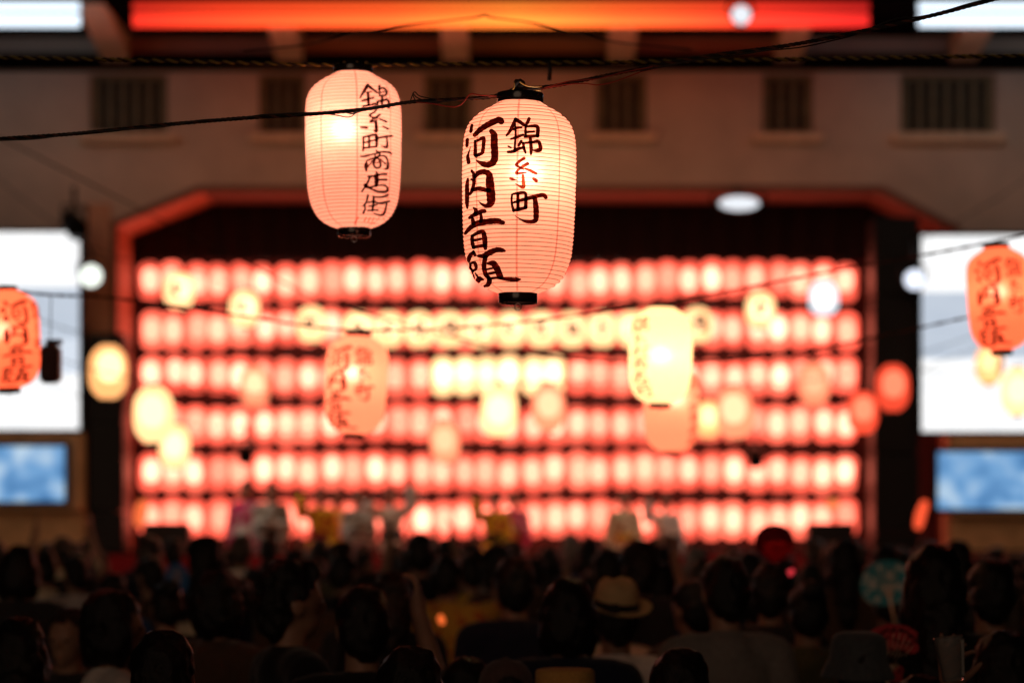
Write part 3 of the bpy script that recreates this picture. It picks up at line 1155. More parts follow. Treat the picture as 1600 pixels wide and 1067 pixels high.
ROWN = ['top', 'second', 'third', 'fourth', 'fifth', 'bottom']
wall_rng = random.Random(3)
for r_ in range(6):
    py = 440 + 74.4 * r_
    cnt = 0
    for i in range(32):
        px = 236 + 35.03 * i
        cnt += 1
        p = P(px + wall_rng.uniform(-2.5, 2.5), py + 2.6 * math.sin(i * .42 + r_ * 2) + wall_rng.uniform(-2, 2), YL + wall_rng.uniform(-.03, .03))
        cream = r_ == 2 and 13 <= i <= 18
        lab = '%s paper lantern, %s from the left in the %s row of the stage lantern wall' % ('cream' if cream else 'pink', ORD[cnt - 1], ROWN[r_])
        far_lantern(p, ME_FAR, g_cream if cream else (g_pale if wall_rng.random() < .3 else g_pink), lab, 'lanterns of the stage wall',
                    b_soft if wall_rng.random() < .55 else b_warm, sc_=1.05)
fr_ = empty('lantern_frame', (0, YL, 0), 'dark pipe frame that carries the rows of pink lanterns', 'frame')
for r_ in range(6):
    z = P(0, 440 + 74.4 * r_, YL).z + TOPZ + .045
    v, f = tube([(-4.75, 0, z), (4.4, 0, z)], .02, 8)
    ob('rail', me('rail', v, f, m_steel), fr_)
for x in (-4.7, -2.3, 0, 2.2, 4.35):
    v, f = tube([(x, .18, .85), (x, .18, P(0, 440, YL).z + .4)], .025, 8)
    ob('post', me('post', v, f, m_steel), fr_)


# --- single printed characters for the round lanterns
def single(glname, hw=.066):
    (ox, oy, s), mat, strokes = GLYPH[glname]
    xs = [x for st in strokes for x, y, w_ in st]
    ys = [y for st in strokes for x, y, w_ in st]
    cx, cy, k = (min(xs) + max(xs)) / 2, (min(ys) + max(ys)) / 2, 2 * hw / max(max(xs) - min(xs), .8 * (max(ys) - min(ys)))
    v, f = [], []
    for n_, st in enumerate(strokes):
        pts = catmull(st, 3)
        b0 = len(v)
        for i, (x, y, w_) in enumerate(pts):
            a, b = pts[max(i - 1, 0)], pts[min(i + 1, len(pts) - 1)]
            L = math.hypot(b[0] - a[0], b[1] - a[1]) or 1
            nx, ny = -(b[1] - a[1]) / L, (b[0] - a[0]) / L
            for q in (-1, 1):
                X = (x + nx * w_ * .8 * q - cx) * k
                Z = -(y + ny * w_ * .8 * q - cy) * k
                t = Z / .18
                rr = .15 * (max(0, 1 - abs(t) ** 3.2 * .76)) ** .75 + .004 + n_ * .0002
                v.append((X, -math.sqrt(max(.0001, rr * rr - X * X)), Z))
        for i in range(len(pts) - 1):
            a = b0 + 2 * i
            f.append((a, a + 1, a + 3, a + 2))
    return me('printed_character', v, f, k_black)


SING = [single(n) for n in ('town', 'sound', 'river', 'brocade', 'head', 'inside', 'thread')]
YY = 24.4
garl = [(280, 455), (382, 483), (487, 507)] + [(560 + 47.6 * i, 515) for i in range(10)] + [(1090, 508), (1188, 484), (1287, 466)]
for i, (px, py) in enumerate(garl):
    white = i in (15,)
    lab = ('white paper lantern at the right end of the cream lettered garland' if white else
           '%s cream lettered lantern from the left in the garland across the stage' % ORD[i])
    far_lantern(P(px, py, YY), ME_ROUND, g_white if white else g_cream, lab, 'cream lanterns of the garland', b_soft, False, None if white else [SING[(i * 3 + 1) % 7]])
gp = [(20, 300), (150, 390)] + [(x, y - 34) for x, y in garl] + [(1420, 385), (1560, 310)]
ROPES = [('thin dark rope of the cream garland across the stage', [P(x, y, YY) for x, y in gp], .006, 0)]

# --- lanterns on the strings between the crowd and the stage
MIDL = [  # px, py, apparent width, paper, what it is
 (169, 581, 60, g_gold, 'pale gold round lantern before the black speaker tower at the left', 'p'),
 (240, 648, 63, g_cream, 'cream round lantern at the left end of the lantern wall, larger of two', 'q'),
 (273, 697, 48, g_cream, 'small cream round lantern just below the larger cream one at the left', 'r'),
 (398, 604, 46, g_oran, 'peach round lantern over the third lantern row, left part', 'p'),
 (695, 690, 46, g_oran, 'peach round lantern low in the middle, over the fourth lantern row', 'r'),
 (780, 642, 56, g_cream, 'cream round lantern low in the middle, under the cream part of the wall', 'q'),
 (857, 636, 52, g_oran, 'peach round lantern just right of the low cream one in the middle', 'p'),
 (1106, 655, 40, g_gold, 'narrow golden lantern half hidden beside a peach one', 'r'),
 (1148, 645, 57, g_oran, 'peach round lantern right of the golden one at the right part of the stage', 'q'),
 (1272, 600, 48, g_oran, 'peach round lantern near the right end of the third lantern row', 'p'),
 (1348, 645, 46, g_red, 'red round lantern at the right end of the wall, lower of two', 'r'),
 (1395, 606, 52, g_red, 'red round lantern before the black tower at the right, upper of two', 'q'),
 (1546, 570, 44, g_gold, 'small gold lantern half hidden under the orange one at the right edge', 'r'),
 (1590, 612, 52, g_cream, 'cream lantern cut by the right edge before the white board', 'p'),
]
strings = {'p': [], 'q': [], 'r': []}
for px, py, W, mat, lab, s_ in MIDL:
    Y = .30 * F / W
    p = P(px, py, Y)
    lt = far_lantern(p, ME_ROUND, mat, lab, 'lanterns strung over the plaza', b_soft, False, [SING[int(px) % 7]] if mat in (g_gold,) else None, rot=R(random.uniform(40, 120)))
    lt.scale.z = 1.18
    strings[s_].append(p + Vector((0, 0, .235)))
for s_, nm in (('p', 'thin rope strung with the upper plaza lanterns'), ('q', 'thin rope strung with the middle plaza lanterns'), ('r', 'thin rope strung with the lowest plaza lanterns')):
    L = strings[s_]
    a, b = L[0], L[-1]
    ROPES.append((nm, [a + Vector((-3.2, -.5, 1.1))] + L + [b + Vector((3.2, .5, 1.1))], .005, 0))

# string of the ten-metre lanterns
t10 = [P(-420, 380, 9.6), P(10, 453, .26 * F / 104), P(180, 466, 9.9), P(380, 494, 10.1), P(557, 516, .26 * F / 97), P(800, 505, 10.05), P(1032, 473, .26 * F / 99),
       P(1300, 424, 10.0), P(1561, 376, .26 * F / 97), P(1850, 310, 10)]
ROPES.append(('rope carrying the orange and the large cream lanterns in middle distance', t10, .006, 1))
ROPES.append(('rope behind the large cream lantern carrying the half hidden orange one', [P(500, 470, 13.5), P(800, 548, 12.4), P(1049, 566, .26 * F / 86), P(1300, 540, 11), P(1800, 430, 10)], .006, 1))

m_rk = surf('black_rope', (.016, .013, .011), .8, .3, 120, .3)
m_ry = surf('yellow_rope', (.22, .16, .03), .8, .3, 120, .3)
m_rr = surf('brown_rope', (.10, .035, .02), .8, .3, 120, .3)
m_wr = surf('red_wire', (.33, .03, .02), .4, .2, 60, 0, .5)
m_wb = surf('black_wire', (.012, .011, .011), .4, .2, 60, 0, .5)
m_wy = surf('yellow_wire', (.62, .33, .08), .4, .2, 60, 0, .5)


def rope(label, pts, rad, mats, step=.05, turns=14):
    cp = [Vector(p) for p in catmull([tuple(p) for p in pts], 10)]
    up = Vector((0, 0, .15))                # carry both ends on towards poles beyond the picture
    cp = [cp[0] + ((cp[0] - cp[1]).normalized() + up) * 5] + cp + [cp[-1] + ((cp[-1] - cp[-2]).normalized() + up) * 5]
    path = resample(cp, step)
    o_ = path[0]
    g = empty('rope', o_, label, 'rope')
    loc = [p - o_ for p in path]
    for k, m in enumerate(mats):
        v, f = tube(loc, rad * .62, 6, rad * .5, turns, 2 * math.pi * k / len(mats))
        ob('strand', me('strand', v, f, m), g)
    return g


for lab, pts, rad, tw in ROPES:
    rope(lab, pts, rad, (m_rr, m_rk) if tw else (m_rk, m_rk), .08, 6)

# the sharp rope, its wires and its knot
Y0 = .26 * F / 178
main = [P(x, y, Y0 + d) for x, y, d in ((-160, 226, .25), (0, 217, .2), (120, 209, .15), (250, 196, .1), (380, 185, .05), (480, 179, .02), (570, 171, 0), (640, 160, 0), (705, 156, 0),
        (765, 152, -.0), (788, 146, 0), (811, 138, .0), (835, 138, 0), (870, 134, 0), (940, 120, 0), (1020, 104, 0), (1120, 86, -.02), (1240, 70, -.05), (1400, 38, -.1), (1540, 3, -.15), (1700, -42, -.2))]
rope('dark twisted rope that carries the sharp pink lantern', main, .0045, (m_rk, m_rk, m_rr), .006, 26)
back = [P(x, y, .26 * F / 150) for x, y in ((-160, 86), (0, 90), (200, 94), (400, 99), (520, 102), (585, 102), (700, 100), (900, 98), (1100, 95), (1300, 92), (1600, 87), (1760, 84))]
rope('black and yellow rope that carries the pale pink lantern', back, .0055, (m_ry, m_rk), .006, 26)


def wire(label, pix, Y, rad, mat, seed, wob=2.0, cat='wire'):
    pts = catmull([tuple(P(x, y, Y)) for x, y in pix], 12)
    out = []
    for i, p in enumerate(pts):
        q = Vector(p)
        q += Vector((0, noise.noise(Vector((q.x * 9, seed, 0))) * .006, noise.noise(Vector((q.x * 11, seed + 5, 0))) * .0015 * wob))
        out.append(q)
    o_ = out[0].copy()
    v, f = tube([p - o_ for p in out], rad, 6)
    return ob('electric_wire', me('electric_wire', v, f, mat), None, o_, label=label, cat=cat)


wire('black electric wire wound loosely along the rope left of the sharp lantern', [(-60, 222), (60, 217), (140, 206), (230, 201), (300, 190), (365, 186), (420, 179), (500, 176), (530, 173), (550, 178), (565, 172), (620, 163), (650, 158), (690, 160), (740, 154), (778, 150)], Y0 - .012, .0016, m_wb, 1)
wire('second black wire sagging under the rope across the pale pink lantern', [(455, 182), (490, 177), (520, 178), (545, 183), (560, 176), (600, 168), (640, 161)], Y0 - .01, .0013, m_wb, 2)
wire('black wire ends curling above the rope between both lanterns', [(640, 163), (644, 150), (648, 144), (655, 150), (668, 153), (682, 156), (672, 160), (652, 153), (645, 146), (650, 158), (664, 161), (690, 160)], Y0 - .012, .0013, m_wb, 3, .5)
wire('red wire looping down beside the cap of the sharp lantern', [(650, 160), (680, 163), (695, 166), (712, 167), (722, 162), (730, 152), (737, 147), (752, 149), (776, 150)], Y0 - .016, .0016, m_wr, 4, .5)
wire('red wire along the rope right of the sharp lantern', [(846, 140), (880, 133), (912, 131), (935, 133), (960, 128), (985, 119), (1005, 112), (1026, 107)], Y0 - .014, .0014, m_wr, 5, .5)
wire('thin red wire hugging the rope right of the sharp lantern', [(850, 138), (890, 127), (930, 124), (975, 113), (1020, 105)], Y0 - .016, .0012, m_wr, 6, 1)
wire('black wire running along the rope to the upper right corner', [(1000, 112), (1080, 96), (1180, 82), (1240, 76), (1330, 56), (1400, 30), (1450, 24), (1560, -6), (1640, -24)], Y0 - .06, .0016, m_wb, 7, 2)
wire('yellow wire bent over the cap left of the knot', [(781, 150), (790, 144), (798, 143), (803, 137), (804, 130)], Y0 - .014, .0018, m_wy, 8, .2)
wire('yellow wire bent over the cap right of the knot', [(812, 128), (822, 134), (834, 136), (842, 136), (847, 135)], Y0 - .016, .0018, m_wy, 9, .2)
wire('orange wire lying flat on the cap of the sharp lantern', [(804, 147), (815, 143), (826, 145), (838, 142), (846, 142)], Y0 - .006, .002, m_wy, 10, .2)
wire('thin black cable high in front of the orange light band', [(380, 80), (480, 70), (560, 52), (650, 38), (735, 29), (757, 25), (772, 29), (830, 36), (890, 50), (960, 66), (1080, 78)], 8.5, .003, m_wb, 11, 1)
# knot
kv = []
pts = []
for i in range(64):
    a = 2 * math.pi * i / 64
    pts.append(((.0062 + .0042 * math.cos(3 * a)) * math.cos(2 * a), (.0062 + .0042 * math.cos(3 * a)) * math.sin(2 * a), .0062 * math.sin(3 * a)))
pts.append(pts[0])
v, f = tube(pts, .0042, 7)
k_ = ob('rope_knot', me('rope_knot', v, f, m_rk), None, P(811, 131, Y0 - .006), label='black rope knot on top of the sharp pink lantern', cat='knot')
v, f = tube(catmull([tuple(P(811, 134, Y0)), tuple(P(808, 142, Y0)), tuple(P(811, 152, Y0)), tuple(P(814, 142, Y0)), tuple(P(812, 134, Y0))], 6), .002, 6)
ob('hanging_loop', me('hanging_loop', v, f, m_wb), None, (0, 0, 0), label='dark loop tying the sharp pink lantern to its knot', cat='loop')
for dx in (-14, 6, 20):
    v, f = tube(catmull([tuple(P(552 + dx, 98, 6.54)), tuple(P(554 + dx, 103, 6.52)), tuple(P(552 + dx, 108, 6.54))], 5), .004, 6)
    ob('tie', me('tie', v, f, m_wy), None, label='yellow tie on the cap of the pale pink lantern, %s from the left' % ORD[(-14, 6, 20).index(dx)], cat='tie')
v, f = tube([tuple(P(858, 96, 6.54)), tuple(P(859, 110, 6.54)), tuple(P(858, 126, 6.54))], lambda t: .006 if t > .15 else .004, 7)
ob('rope_end', me('rope_end', v, f, m_wb), None, label='short black rope end hanging from the rope above the sharp lantern', cat='rope end')

# ================================================================== PEOPLE
m_skin = surf('skin', (.26, .145, .095), .55, .1, 25, 0, .35)
m_hair = surf('black_hair', (.006, .005, .005), .38, .3, 90, .4, .28)
m_hairb = surf('brown_hair', (.035, .02, .012), .45, .3, 90, .4, .5)
m_hairg = surf('grey_hair', (.16, .15, .14), .5, .3, 90, .4, .4)


def S(c, r):
    return ('s', c, r)


def K(a, ra, b, rb):
    return ('k', a, ra, b, rb)


def blob(name, prims, voxel, mat, grow=0.0, smooth=4, keep=None, rough=0.0):
    """many overlapping solids fused into one continuous surface"""
    bm = bmesh.new()
    for p in prims:
        if p[0] == 's':
            r = [x + grow for x in p[2]]
            bmesh.ops.create_icosphere(bm, subdivisions=3, radius=1, matrix=Matrix.Translation(p[1]) @ Matrix.Diagonal((r[0], r[1], r[2], 1)))
        else:
            a, ra, b, rb = Vector(p[1]), p[2] + grow, Vector(p[3]), p[4] + grow
            d = b - a
            q = d.to_track_quat('Z', 'Y').to_matrix().to_4x4()
            bmesh.ops.create_cone(bm, cap_ends=True, segments=20, radius1=ra, radius2=rb, depth=d.length, matrix=Matrix.Translation((a + b) / 2) @ q)
            for c, r in ((a, ra), (b, rb)):
                bmesh.ops.create_icosphere(bm, subdivisions=2, radius=r, matrix=Matrix.Translation(c))
    m = bpy.data.meshes.new('tmp')
    bm.to_mesh(m)
    bm.free()
    o = bpy.data.objects.new('tmp', m)
    COL.objects.link(o)
    md = o.modifiers.new('r', 'REMESH')
    md.mode = 'VOXEL'
    md.voxel_size = voxel
    if smooth:
        sm_ = o.modifiers.new('s', 'SMOOTH')
        sm_.factor = .5
        sm_.iterations = smooth
    dg = bpy.context.evaluated_depsgraph_get()
    r = bpy.data.meshes.new_from_object(o.evaluated_get(dg))
    bpy.data.objects.remove(o)
    bpy.data.meshes.remove(m)
    r.name = name
    if keep or rough:
        bm = bmesh.new()
        bm.from_mesh(r)
        if rough:
            bm.normal_update()
            for v in bm.verts:
                v.co += v.normal * rough * (noise.noise(v.co * 22) + .6 * noise.noise(Vector((v.co.x * 60, v.co.y * 60, v.co.z * 14))))
        if keep:
            bmesh.ops.delete(bm, geom=[v for v in bm.verts if not keep(v.co)], context='VERTS')
        bm.to_mesh(r)
        bm.free()
    r.materials.clear()
    r.materials.append(mat)
    r.polygons.foreach_set('use_smooth', [True] * len(r.polygons))
    return r


HEAD = [S((0, .005, 1.60), (.077, .096, .105)), S((0, .03, 1.535), (.056, .066, .062)), S((0, .068, 1.497), (.024, .022, .02)),
        S((0, .104, 1.572), (.013, .022, .022)), S((0, .098, 1.595), (.010, .012, .03)), S((.078, -.005, 1.578), (.011, .024, .032)), S((-.078, -.005, 1.578), (.011, .024, .032)),
        S((.032, .085, 1.605), (.02, .014, .010)), S((-.032, .085, 1.605), (.02, .014, .010)), S((0, .094, 1.525), (.022, .010, .008)),
        K((0, -.012, 1.36), .062, (0, .0, 1.53), .054)]
TORSO = [S((0, .0, 1.25), (.168, .108, .19)), K((-.15, -.005, 1.372), .062, (.15, -.005, 1.372), .062), K((0, -.01, 1.36), .10, (0, -.01, 1.42), .055),
         S((0, .0, 1.06), (.142, .098, .17)), S((0, -.005, .93), (.165, .112, .12))]
LEGS = []
for s_ in (-1, 1):
    LEGS += [K((s_ * .088, 0, .88), .088, (s_ * .095, .012, .48), .058), K((s_ * .095, .012, .48), .056, (s_ * .095, -.012, .10), .040),
             K((s_ * .095, -.035, .048), .040, (s_ * .105, .13, .036), .034)]


def hand_prims(w, d, up, s_, curl=.5):
    """palm, four fingers of unequal length and a thumb at the side, from the wrist w along d; 'up' is the back of the hand"""
    w, d, up = Vector(w), Vector(d).normalized(), Vector(up).normalized()
    side = d.cross(up).normalized() * s_
    up = side.cross(d).normalized() * s_
    out = [K(w, .028, w + d * .03, .03)]
    for k, (off, ln) in enumerate(((.030, .070), (.010, .080), (-.010, .074), (-.029, .058))):
        root = w + d * .085 + side * off
        out.append(K(w + d * .02 + side * off * .6, .015, root, .012))
        m1 = root + (d * math.cos(curl * .5) - up * math.sin(curl * .5)) * ln * .5
        m2 = m1 + (d * math.cos(curl * 1.4) - up * math.sin(curl * 1.4)) * ln * .5
        out += [K(root, .0105, m1, .0095), K(m1, .0095, m2, .0075)]
    t0 = w + d * .03 + side * .026
    t1 = t0 + (d * .6 + side * .8 - up * .25).normalized() * .04
    out += [K(t0, .014, t1, .011), K(t1, .0105, t1 + (d * .9 + side * .25 - up * .35).normalized() * .034, .008)]
    return out


def arm_prims(s_, elbow, wrist, d=None, curl=.5):
    sh = (s_ * .188, -.005, 1.362)
    e, w_ = (s_ * elbow[0], elbow[1], elbow[2]), (s_ * wrist[0], wrist[1], wrist[2])
    dd = Vector(w_) - Vector(e) if d is None else Vector((s_ * d[0], d[1], d[2]))
    return [K(sh, .054, e, .040), K(e, .040, w_, .028)] + hand_prims(w_, dd, (s_, -.2, 0), s_, curl)


POSES = {
 'rest': (arm_prims(-1, (.235, -.02, 1.10), (.225, .05, .86)), arm_prims(1, (.235, -.02, 1.10), (.225, .05, .86))),
 'fold': (arm_prims(-1, (.225, .02, 1.10), (.09, .22, 1.13)), arm_prims(1, (.225, .02, 1.10), (.07, .23, 1.16))),
 'raise': (arm_prims(-1, (.235, -.02, 1.10), (.225, .05, .86)), arm_prims(1, (.27, .14, 1.40), (.22, .24, 1.63), (0, .1, 1), 1.0)),
 'dance': (arm_prims(-1, (.33, .06, 1.50), (.30, .14, 1.75), (-.1, .1, 1)), arm_prims(1, (.36, .10, 1.33), (.34, .26, 1.52), (.2, .5, .8))),
 'cheer': (arm_prims(-1, (.29, .06, 1.52), (.23, .12, 1.77), (0, .1, 1)), arm_prims(1, (.29, .06, 1.52), (.21, .12, 1.77), (0, .1, 1))),
}


def sleeves(p, f=.75):
    out = []
    for arm in POSES[p]:
        a, b = Vector(arm[0][1]), Vector(arm[0][3])
        out.append(K(a, .062, a + (b - a) * f, .054))
    return out


BODY, SHIRT = {}, {}
for p in POSES:
    BODY[p] = blob('body', HEAD + TORSO + LEGS + POSES[p][0] + POSES[p][1], .0115, m_skin, 0, 3)
    SHIRT[p] = blob('shirt', TORSO[:2] + [K((0, -.01, 1.36), .095, (0, -.01, 1.405), .062)] + TORSO[3:] + sleeves(p), .015, m_skin, .014, 4, lambda c: c.z > .88)
ME_TROU = blob('trousers', TORSO[4:] + [q for i, q in enumerate(LEGS) if i % 3 < 2], .018, m_skin, .013, 3, lambda c: c.z > .10 and c.z < 1.0)
sole = []
ME_SHOE = blob('shoes', [q for i, q in enumerate(LEGS) if i % 3 == 2], .014, m_skin, .010, 2)
cap = [S((0, -.008, 1.628), (.083, .098, .094)), S((0, -.035, 1.585), (.080, .075, .095))]
front = lambda c: c.y < -.04 or c.z > 1.515 + 1.3 * (c.y + .04) - (.03 if abs(c.x) < .03 else 0) + .006 * math.sin(c.x * 160)
HAIR = {
 'short': blob('hair', cap + [S((0, -.055, 1.545), (.062, .045, .06))], .009, m_hair, .004, 2, front, .010),
 'bob': blob('hair', cap + [S((0, -.04, 1.56), (.094, .07, .11)), S((.07, .0, 1.55), (.03, .05, .09)), S((-.07, .0, 1.55), (.03, .05, .09))], .010, m_hair, .006, 2, lambda c: not (c.y > .055 and c.z < 1.635), .012),
 'long': blob('hair', cap + [S((0, -.045, 1.54), (.09, .065, .13)), K((0, -.07, 1.5), .075, (0, -.10, 1.26), .055), S((.072, .0, 1.53), (.025, .045, .11)), S((-.072, .0, 1.53), (.025, .045, .11))], .011, m_hair, .005, 2, lambda c: not (c.y > .055 and c.z < 1.635), .013),
 'bun': blob('hair', cap + [S((0, -.055, 1.545), (.06, .045, .05)), S((0, -.09, 1.70), (.046, .046, .042))], .009, m_hair, .004, 2, front, .008),
 'tousled': blob('hair', cap + [S((.03, -.02, 1.675), (.05, .06, .045)), S((-.04, -.01, 1.67), (.045, .06, .045)), S((0, -.06, 1.54), (.066, .045, .07)), S((.0, .05, 1.68), (.05, .045, .03))], .009, m_hair, .008, 1, front, .018),
}
ME_EYE = me('eye', *lathe([(.001, -.008), (.006, -.006), (.008, 0), (.006, .006), (.001, .008)], 8), surf('eye_dark', (.02, .015, .012), .2, .1, 9, 0, .5))


def person(px, ptop, Y, pose, hair, shirt, label, rz=0.0, trouser=None, hairm=None, hat=0.0, group='people of the crowd', z0=0.0, lean=0.0, shoes=True):
    """px, ptop: photo place of the crown of the head at distance Y"""
    c = P(px, ptop, Y)
    h = c.z - z0 - hat
    k = h / 1.722
    g = empty('person', (c.x, Y, z0), label, 'person', group, rz)
    g.scale = (k * (1.0 if k < 1 else .98), k, k)
    g.rotation_euler.x = lean
    ob('body', BODY[pose], g)
    omat(ob('shirt', SHIRT[pose], g), shirt)
    omat(ob('trousers', ME_TROU, g), trouser or T_DARK[int(abs(px)) % len(T_DARK)])
    if shoes:
        omat(ob('shoes', ME_SHOE, g), m_black)
    if hair:
        omat(ob('hair', HAIR[hair], g), hairm or m_hair)
    if abs(rz) > .5:
        for q in (-1, 1):
            ob('eye', ME_EYE, g, (q * .032, .089, 1.588))
    return g


def cl(n, c, p=None, s=14):
    return cloth('cloth_' + n, c, p, s)


T_DARK = [cl('trouser_navy', (.02, .025, .045)), cl('trouser_black', (.012, .012, .014)), cl('trouser_khaki', (.12, .09, .06))]
c_black, c_navy, c_grey = cl('black', (.007, .007, .008)), cl('navy', (.010, .013, .028)), cl('grey', (.16, .145, .135))
c_white, c_cream, c_brown = cl('white', (.62, .59, .55)), cl('cream', (.55, .46, .32)), cl('brown', (.07, .04, .025))
c_teal, c_yel, c_mag = cl('teal', (.03, .20, .24), (.4, .5, .5)), cl('yellow', (.6, .38, .05)), cl('magenta', (.35, .03, .14))
c_red, c_olive, c_blue = cl('red', (.30, .03, .025)), cl('olive', (.08, .075, .04)), cl('blue', (.03, .08, .22))
c_dgrey = cl('dark_grey', (.022, .021, .022))

# ------------------------------------------------------------------ hats
m_straw = surf('straw', (.58, .40, .20), .8, .3, 160, .5)
m_straw2 = surf('gold_straw', (.52, .31, .09), .8, .3, 200, .5)
m_band = cloth('hat_band', (.012, .010, .010))


def fedora():
    def dr(a, k):
        pinch = .012 * max(0, math.sin(a)) ** 4 if 6 < k < 12 else 0
        brim = 0
        return -pinch + brim
    prof = [(.148, .006), (.150, .010), (.135, .001), (.112, .000), (.098, .006), (.0945, .012), (.092, .045), (.087, .075), (.078, .100), (.062, .116), (.035, .119), (.015, .110), (.001, .106)]
    v, f = lathe(prof, 40, False, False, dr)
    v = [(x * .92, y * 1.08, z + (.018 * (abs(x) / .15) ** 2 if k < 160 else 0) - (.012 * math.exp(-(x / .02) ** 2) if z > .095 else 0)) for k, (x, y, z) in enumerate(v)]
    crown = me('hat', v, f, m_straw)
    bv, bf = lathe([(.0965, .010), (.0972, .012), (.0955, .036), (.0945, .038)], 40)
    return crown, me('hat_band', [(x * .92, y * 1.08, z) for x, y, z in bv], bf, m_band)


def flat_hat():
    v, f = lathe([(.150, .0), (.152, .004), (.12, .006), (.101, .008), (.099, .02), (.097, .095), (.092, .103), (.08, .106), (.03, .107), (.001, .107)], 40, dr=lambda a, k: .0025 * math.sin(2 * a + k * .3))
    bv, bf = lathe([(.1005, .012), (.102, .014), (.101, .034), (.1, .036)], 40)
    return me('hat', v, f, m_straw2), me('hat_band', bv, bf, m_band)


def bucket_hat(mat):
    v, f = lathe([(.128, -.055), (.129, -.05), (.116, -.02), (.104, .003), (.101, .01), (.098, .05), (.092, .082), (.083, .093), (.06, .102), (.02, .106), (.001, .106)], 40,
                 dr=lambda a, k: (.005 * math.sin(3 * a + 1) + .003 * math.sin(7 * a)) * (1 if k < 4 else .4))
    return me('hat', v, f, mat), None


def ball_cap(mat):
    v, f = lathe([(.094, .0), (.097, .004), (.096, .03), (.088, .065), (.07, .092), (.045, .108), (.012, .115), (.01, .121), (.001, .122)], 36,
                 dr=lambda a, k: -.0015 * (abs(math.sin(3 * a)) < .12) if 1 < k < 7 else 0)
    n = 14
    for i in range(n + 1):
        a = math.pi * (.12 + .76 * i / n)
        for q, (rr, dz) in enumerate(((.090, .008), (.165 + .0 * i, -.006))):
            e = math.sin(math.pi * i / n) ** .6
            r2 = rr if q == 0 else .09 + .075 * e
            v.append((r2 * math.cos(a), r2 * math.sin(a) * 1.05, dz * (1 if q == 0 else e * 2)))
    b = len(v) - 2 * (n + 1)
    f = list(f) + [(b + 2 * i, b + 2 * i + 1, b + 2 * i + 3, b + 2 * i + 2) for i in range(n)]
    return me('hat', v, f, mat), None


HATS = {'fedora': fedora(), 'flat': flat_hat(), 'bucket': bucket_hat(cloth('denim_grey', (.05, .058, .065))), 'cap': ball_cap(cloth('cap_brown', (.075, .05, .045)))}
HATZ = {'fedora': 1.628, 'flat': 1.632, 'bucket': 1.635, 'cap': 1.622}


def put_hat(g, kind, rz=0, rx=0):
    crown, band = HATS[kind]
    o = ob('hat', crown, g, (0, -.004, HATZ[kind]))
    o.rotation_euler = (rx, 0, rz)
    if band:
        ob('hat_band', band, o)
    return o


# ------------------------------------------------------------------ the people one can tell apart
person(255, 984, 6.2, 'rest', 'short', c_black, 'black-haired person from behind at the bottom left, head round and dark')
person(640, 1010, 6.0, 'rest', 'bob', c_black, 'person with a large dark head of hair at the bottom, left of the cap wearer')
person(455, 877, 8.0, 'fold', 'tousled', c_black, 'tall man in black shirt with tousled hair and turned face', -1.15)
person(107, 950, 9.4, 'rest', 'short', c_dgrey, 'person facing the camera in dark clothes at the lower left', 2.9)
person(176, 921, 8.2, 'rest', 'bob', c_white, 'dark-haired person in white shirt in profile at the lower left', -1.2)
person(342, 891, 9.4, 'rest', 'bob', c_brown, 'woman with bobbed black hair left of the tall man in black', -.7)
person(888, 903, 8.3, 'rest', 'bob', c_navy, 'person with round black hair just left of the straw fedora')
g = person(962, 898, 9.1, 'rest', 'short', cl('bright_white', (.85, .8, .74)), 'person in straw fedora and white shirt with a black shoulder strap', .15, hat=.035)
put_hat(g, 'fedora', .2, .22)
v, f = [], []
pts = []
for i in range(25):
    t = i / 24
    x = -.13 + .30 * t
    z = 1.445 - .50 * t
    y = -(.128 + .012 * math.sin(math.pi * t)) if t > .08 else -.085
    pts.append((x, y, z + (.0 if t > .08 else -.0)))
for x, y, z in pts:
    v += [(x - .018, y, z - .012), (x + .018, y, z + .012), (x + .018, y + .006, z + .012), (x - .018, y + .006, z - .012)]
for i in range(24):
    for q in range(4):
        f.append((i * 4 + q, i * 4 + (q + 1) % 4, i * 4 + 4 + (q + 1) % 4, i * 4 + 4 + q))
ob('shoulder_strap', me('shoulder_strap', v, f, m_band), g)
g = person(883, 1032, 6.9, 'rest', 'short', c_brown, 'short person wearing a flat-topped golden straw hat at the bottom centre', hat=.035)
put_hat(g, 'flat')
g = person(790, 1017, 7.2, 'rest', 'short', c_dgrey, 'person in a brown cap at the bottom, left of the flat straw hat', .3, hat=.035)
put_hat(g, 'cap')
person(728, 1026, 7.6, 'rest', 'short', c_black, 'dark head peeking between the big dark hair and the brown cap')
person(1062, 1012, 6.3, 'rest', 'short', c_black, 'dark-haired head at the bottom below the fedora wearer, to its right')
g = person(1341, 979, 7.5, 'rest', 'short', c_navy, 'person in a grey bucket hat at the bottom right', .1, hat=.03)
put_hat(g, 'bucket', .4, .05)
person(1458, 851, 8.0, 'rest', 'long', c_black, 'tall person with long black hair and black clothes at the right', .1)
person(1548, 872, 9.0, 'rest', 'short', c_black, 'dark-haired person at the right edge beside the tall long-haired one')
person(1565, 985, 7.2, 'rest', 'bob', c_black, 'dark head in the bottom right corner', .2)
person(1150, 868, 8.9, 'rest', 'short', c_grey, 'man in pale grey shirt left of the bucket hat', .25, lean=-.08)
person(1082, 905, 10.2, 'fold', 'short', c_brown, 'person in brown shirt behind the fedora wearer, to its right', .6)
person(566, 915, 7.6, 'raise', 'short', c_black, 'person in black with one bare arm lifted, right of the tall man', .2)
person(30, 965, 7.4, 'rest', 'long', c_black, 'long-haired person at the left edge in black')
person(1262, 912, 10.0, 'rest', 'bun', c_olive, 'person with a hair bun behind the bucket hat, to its left', .1)
person(612, 893, 11.0, 'rest', 'long', c_black, 'long-haired person in dark clothes left of the centre of the crowd')
person(805, 868, 10.5, 'rest', 'short', c_navy, 'dark-haired tall person in navy at the middle of the crowd')
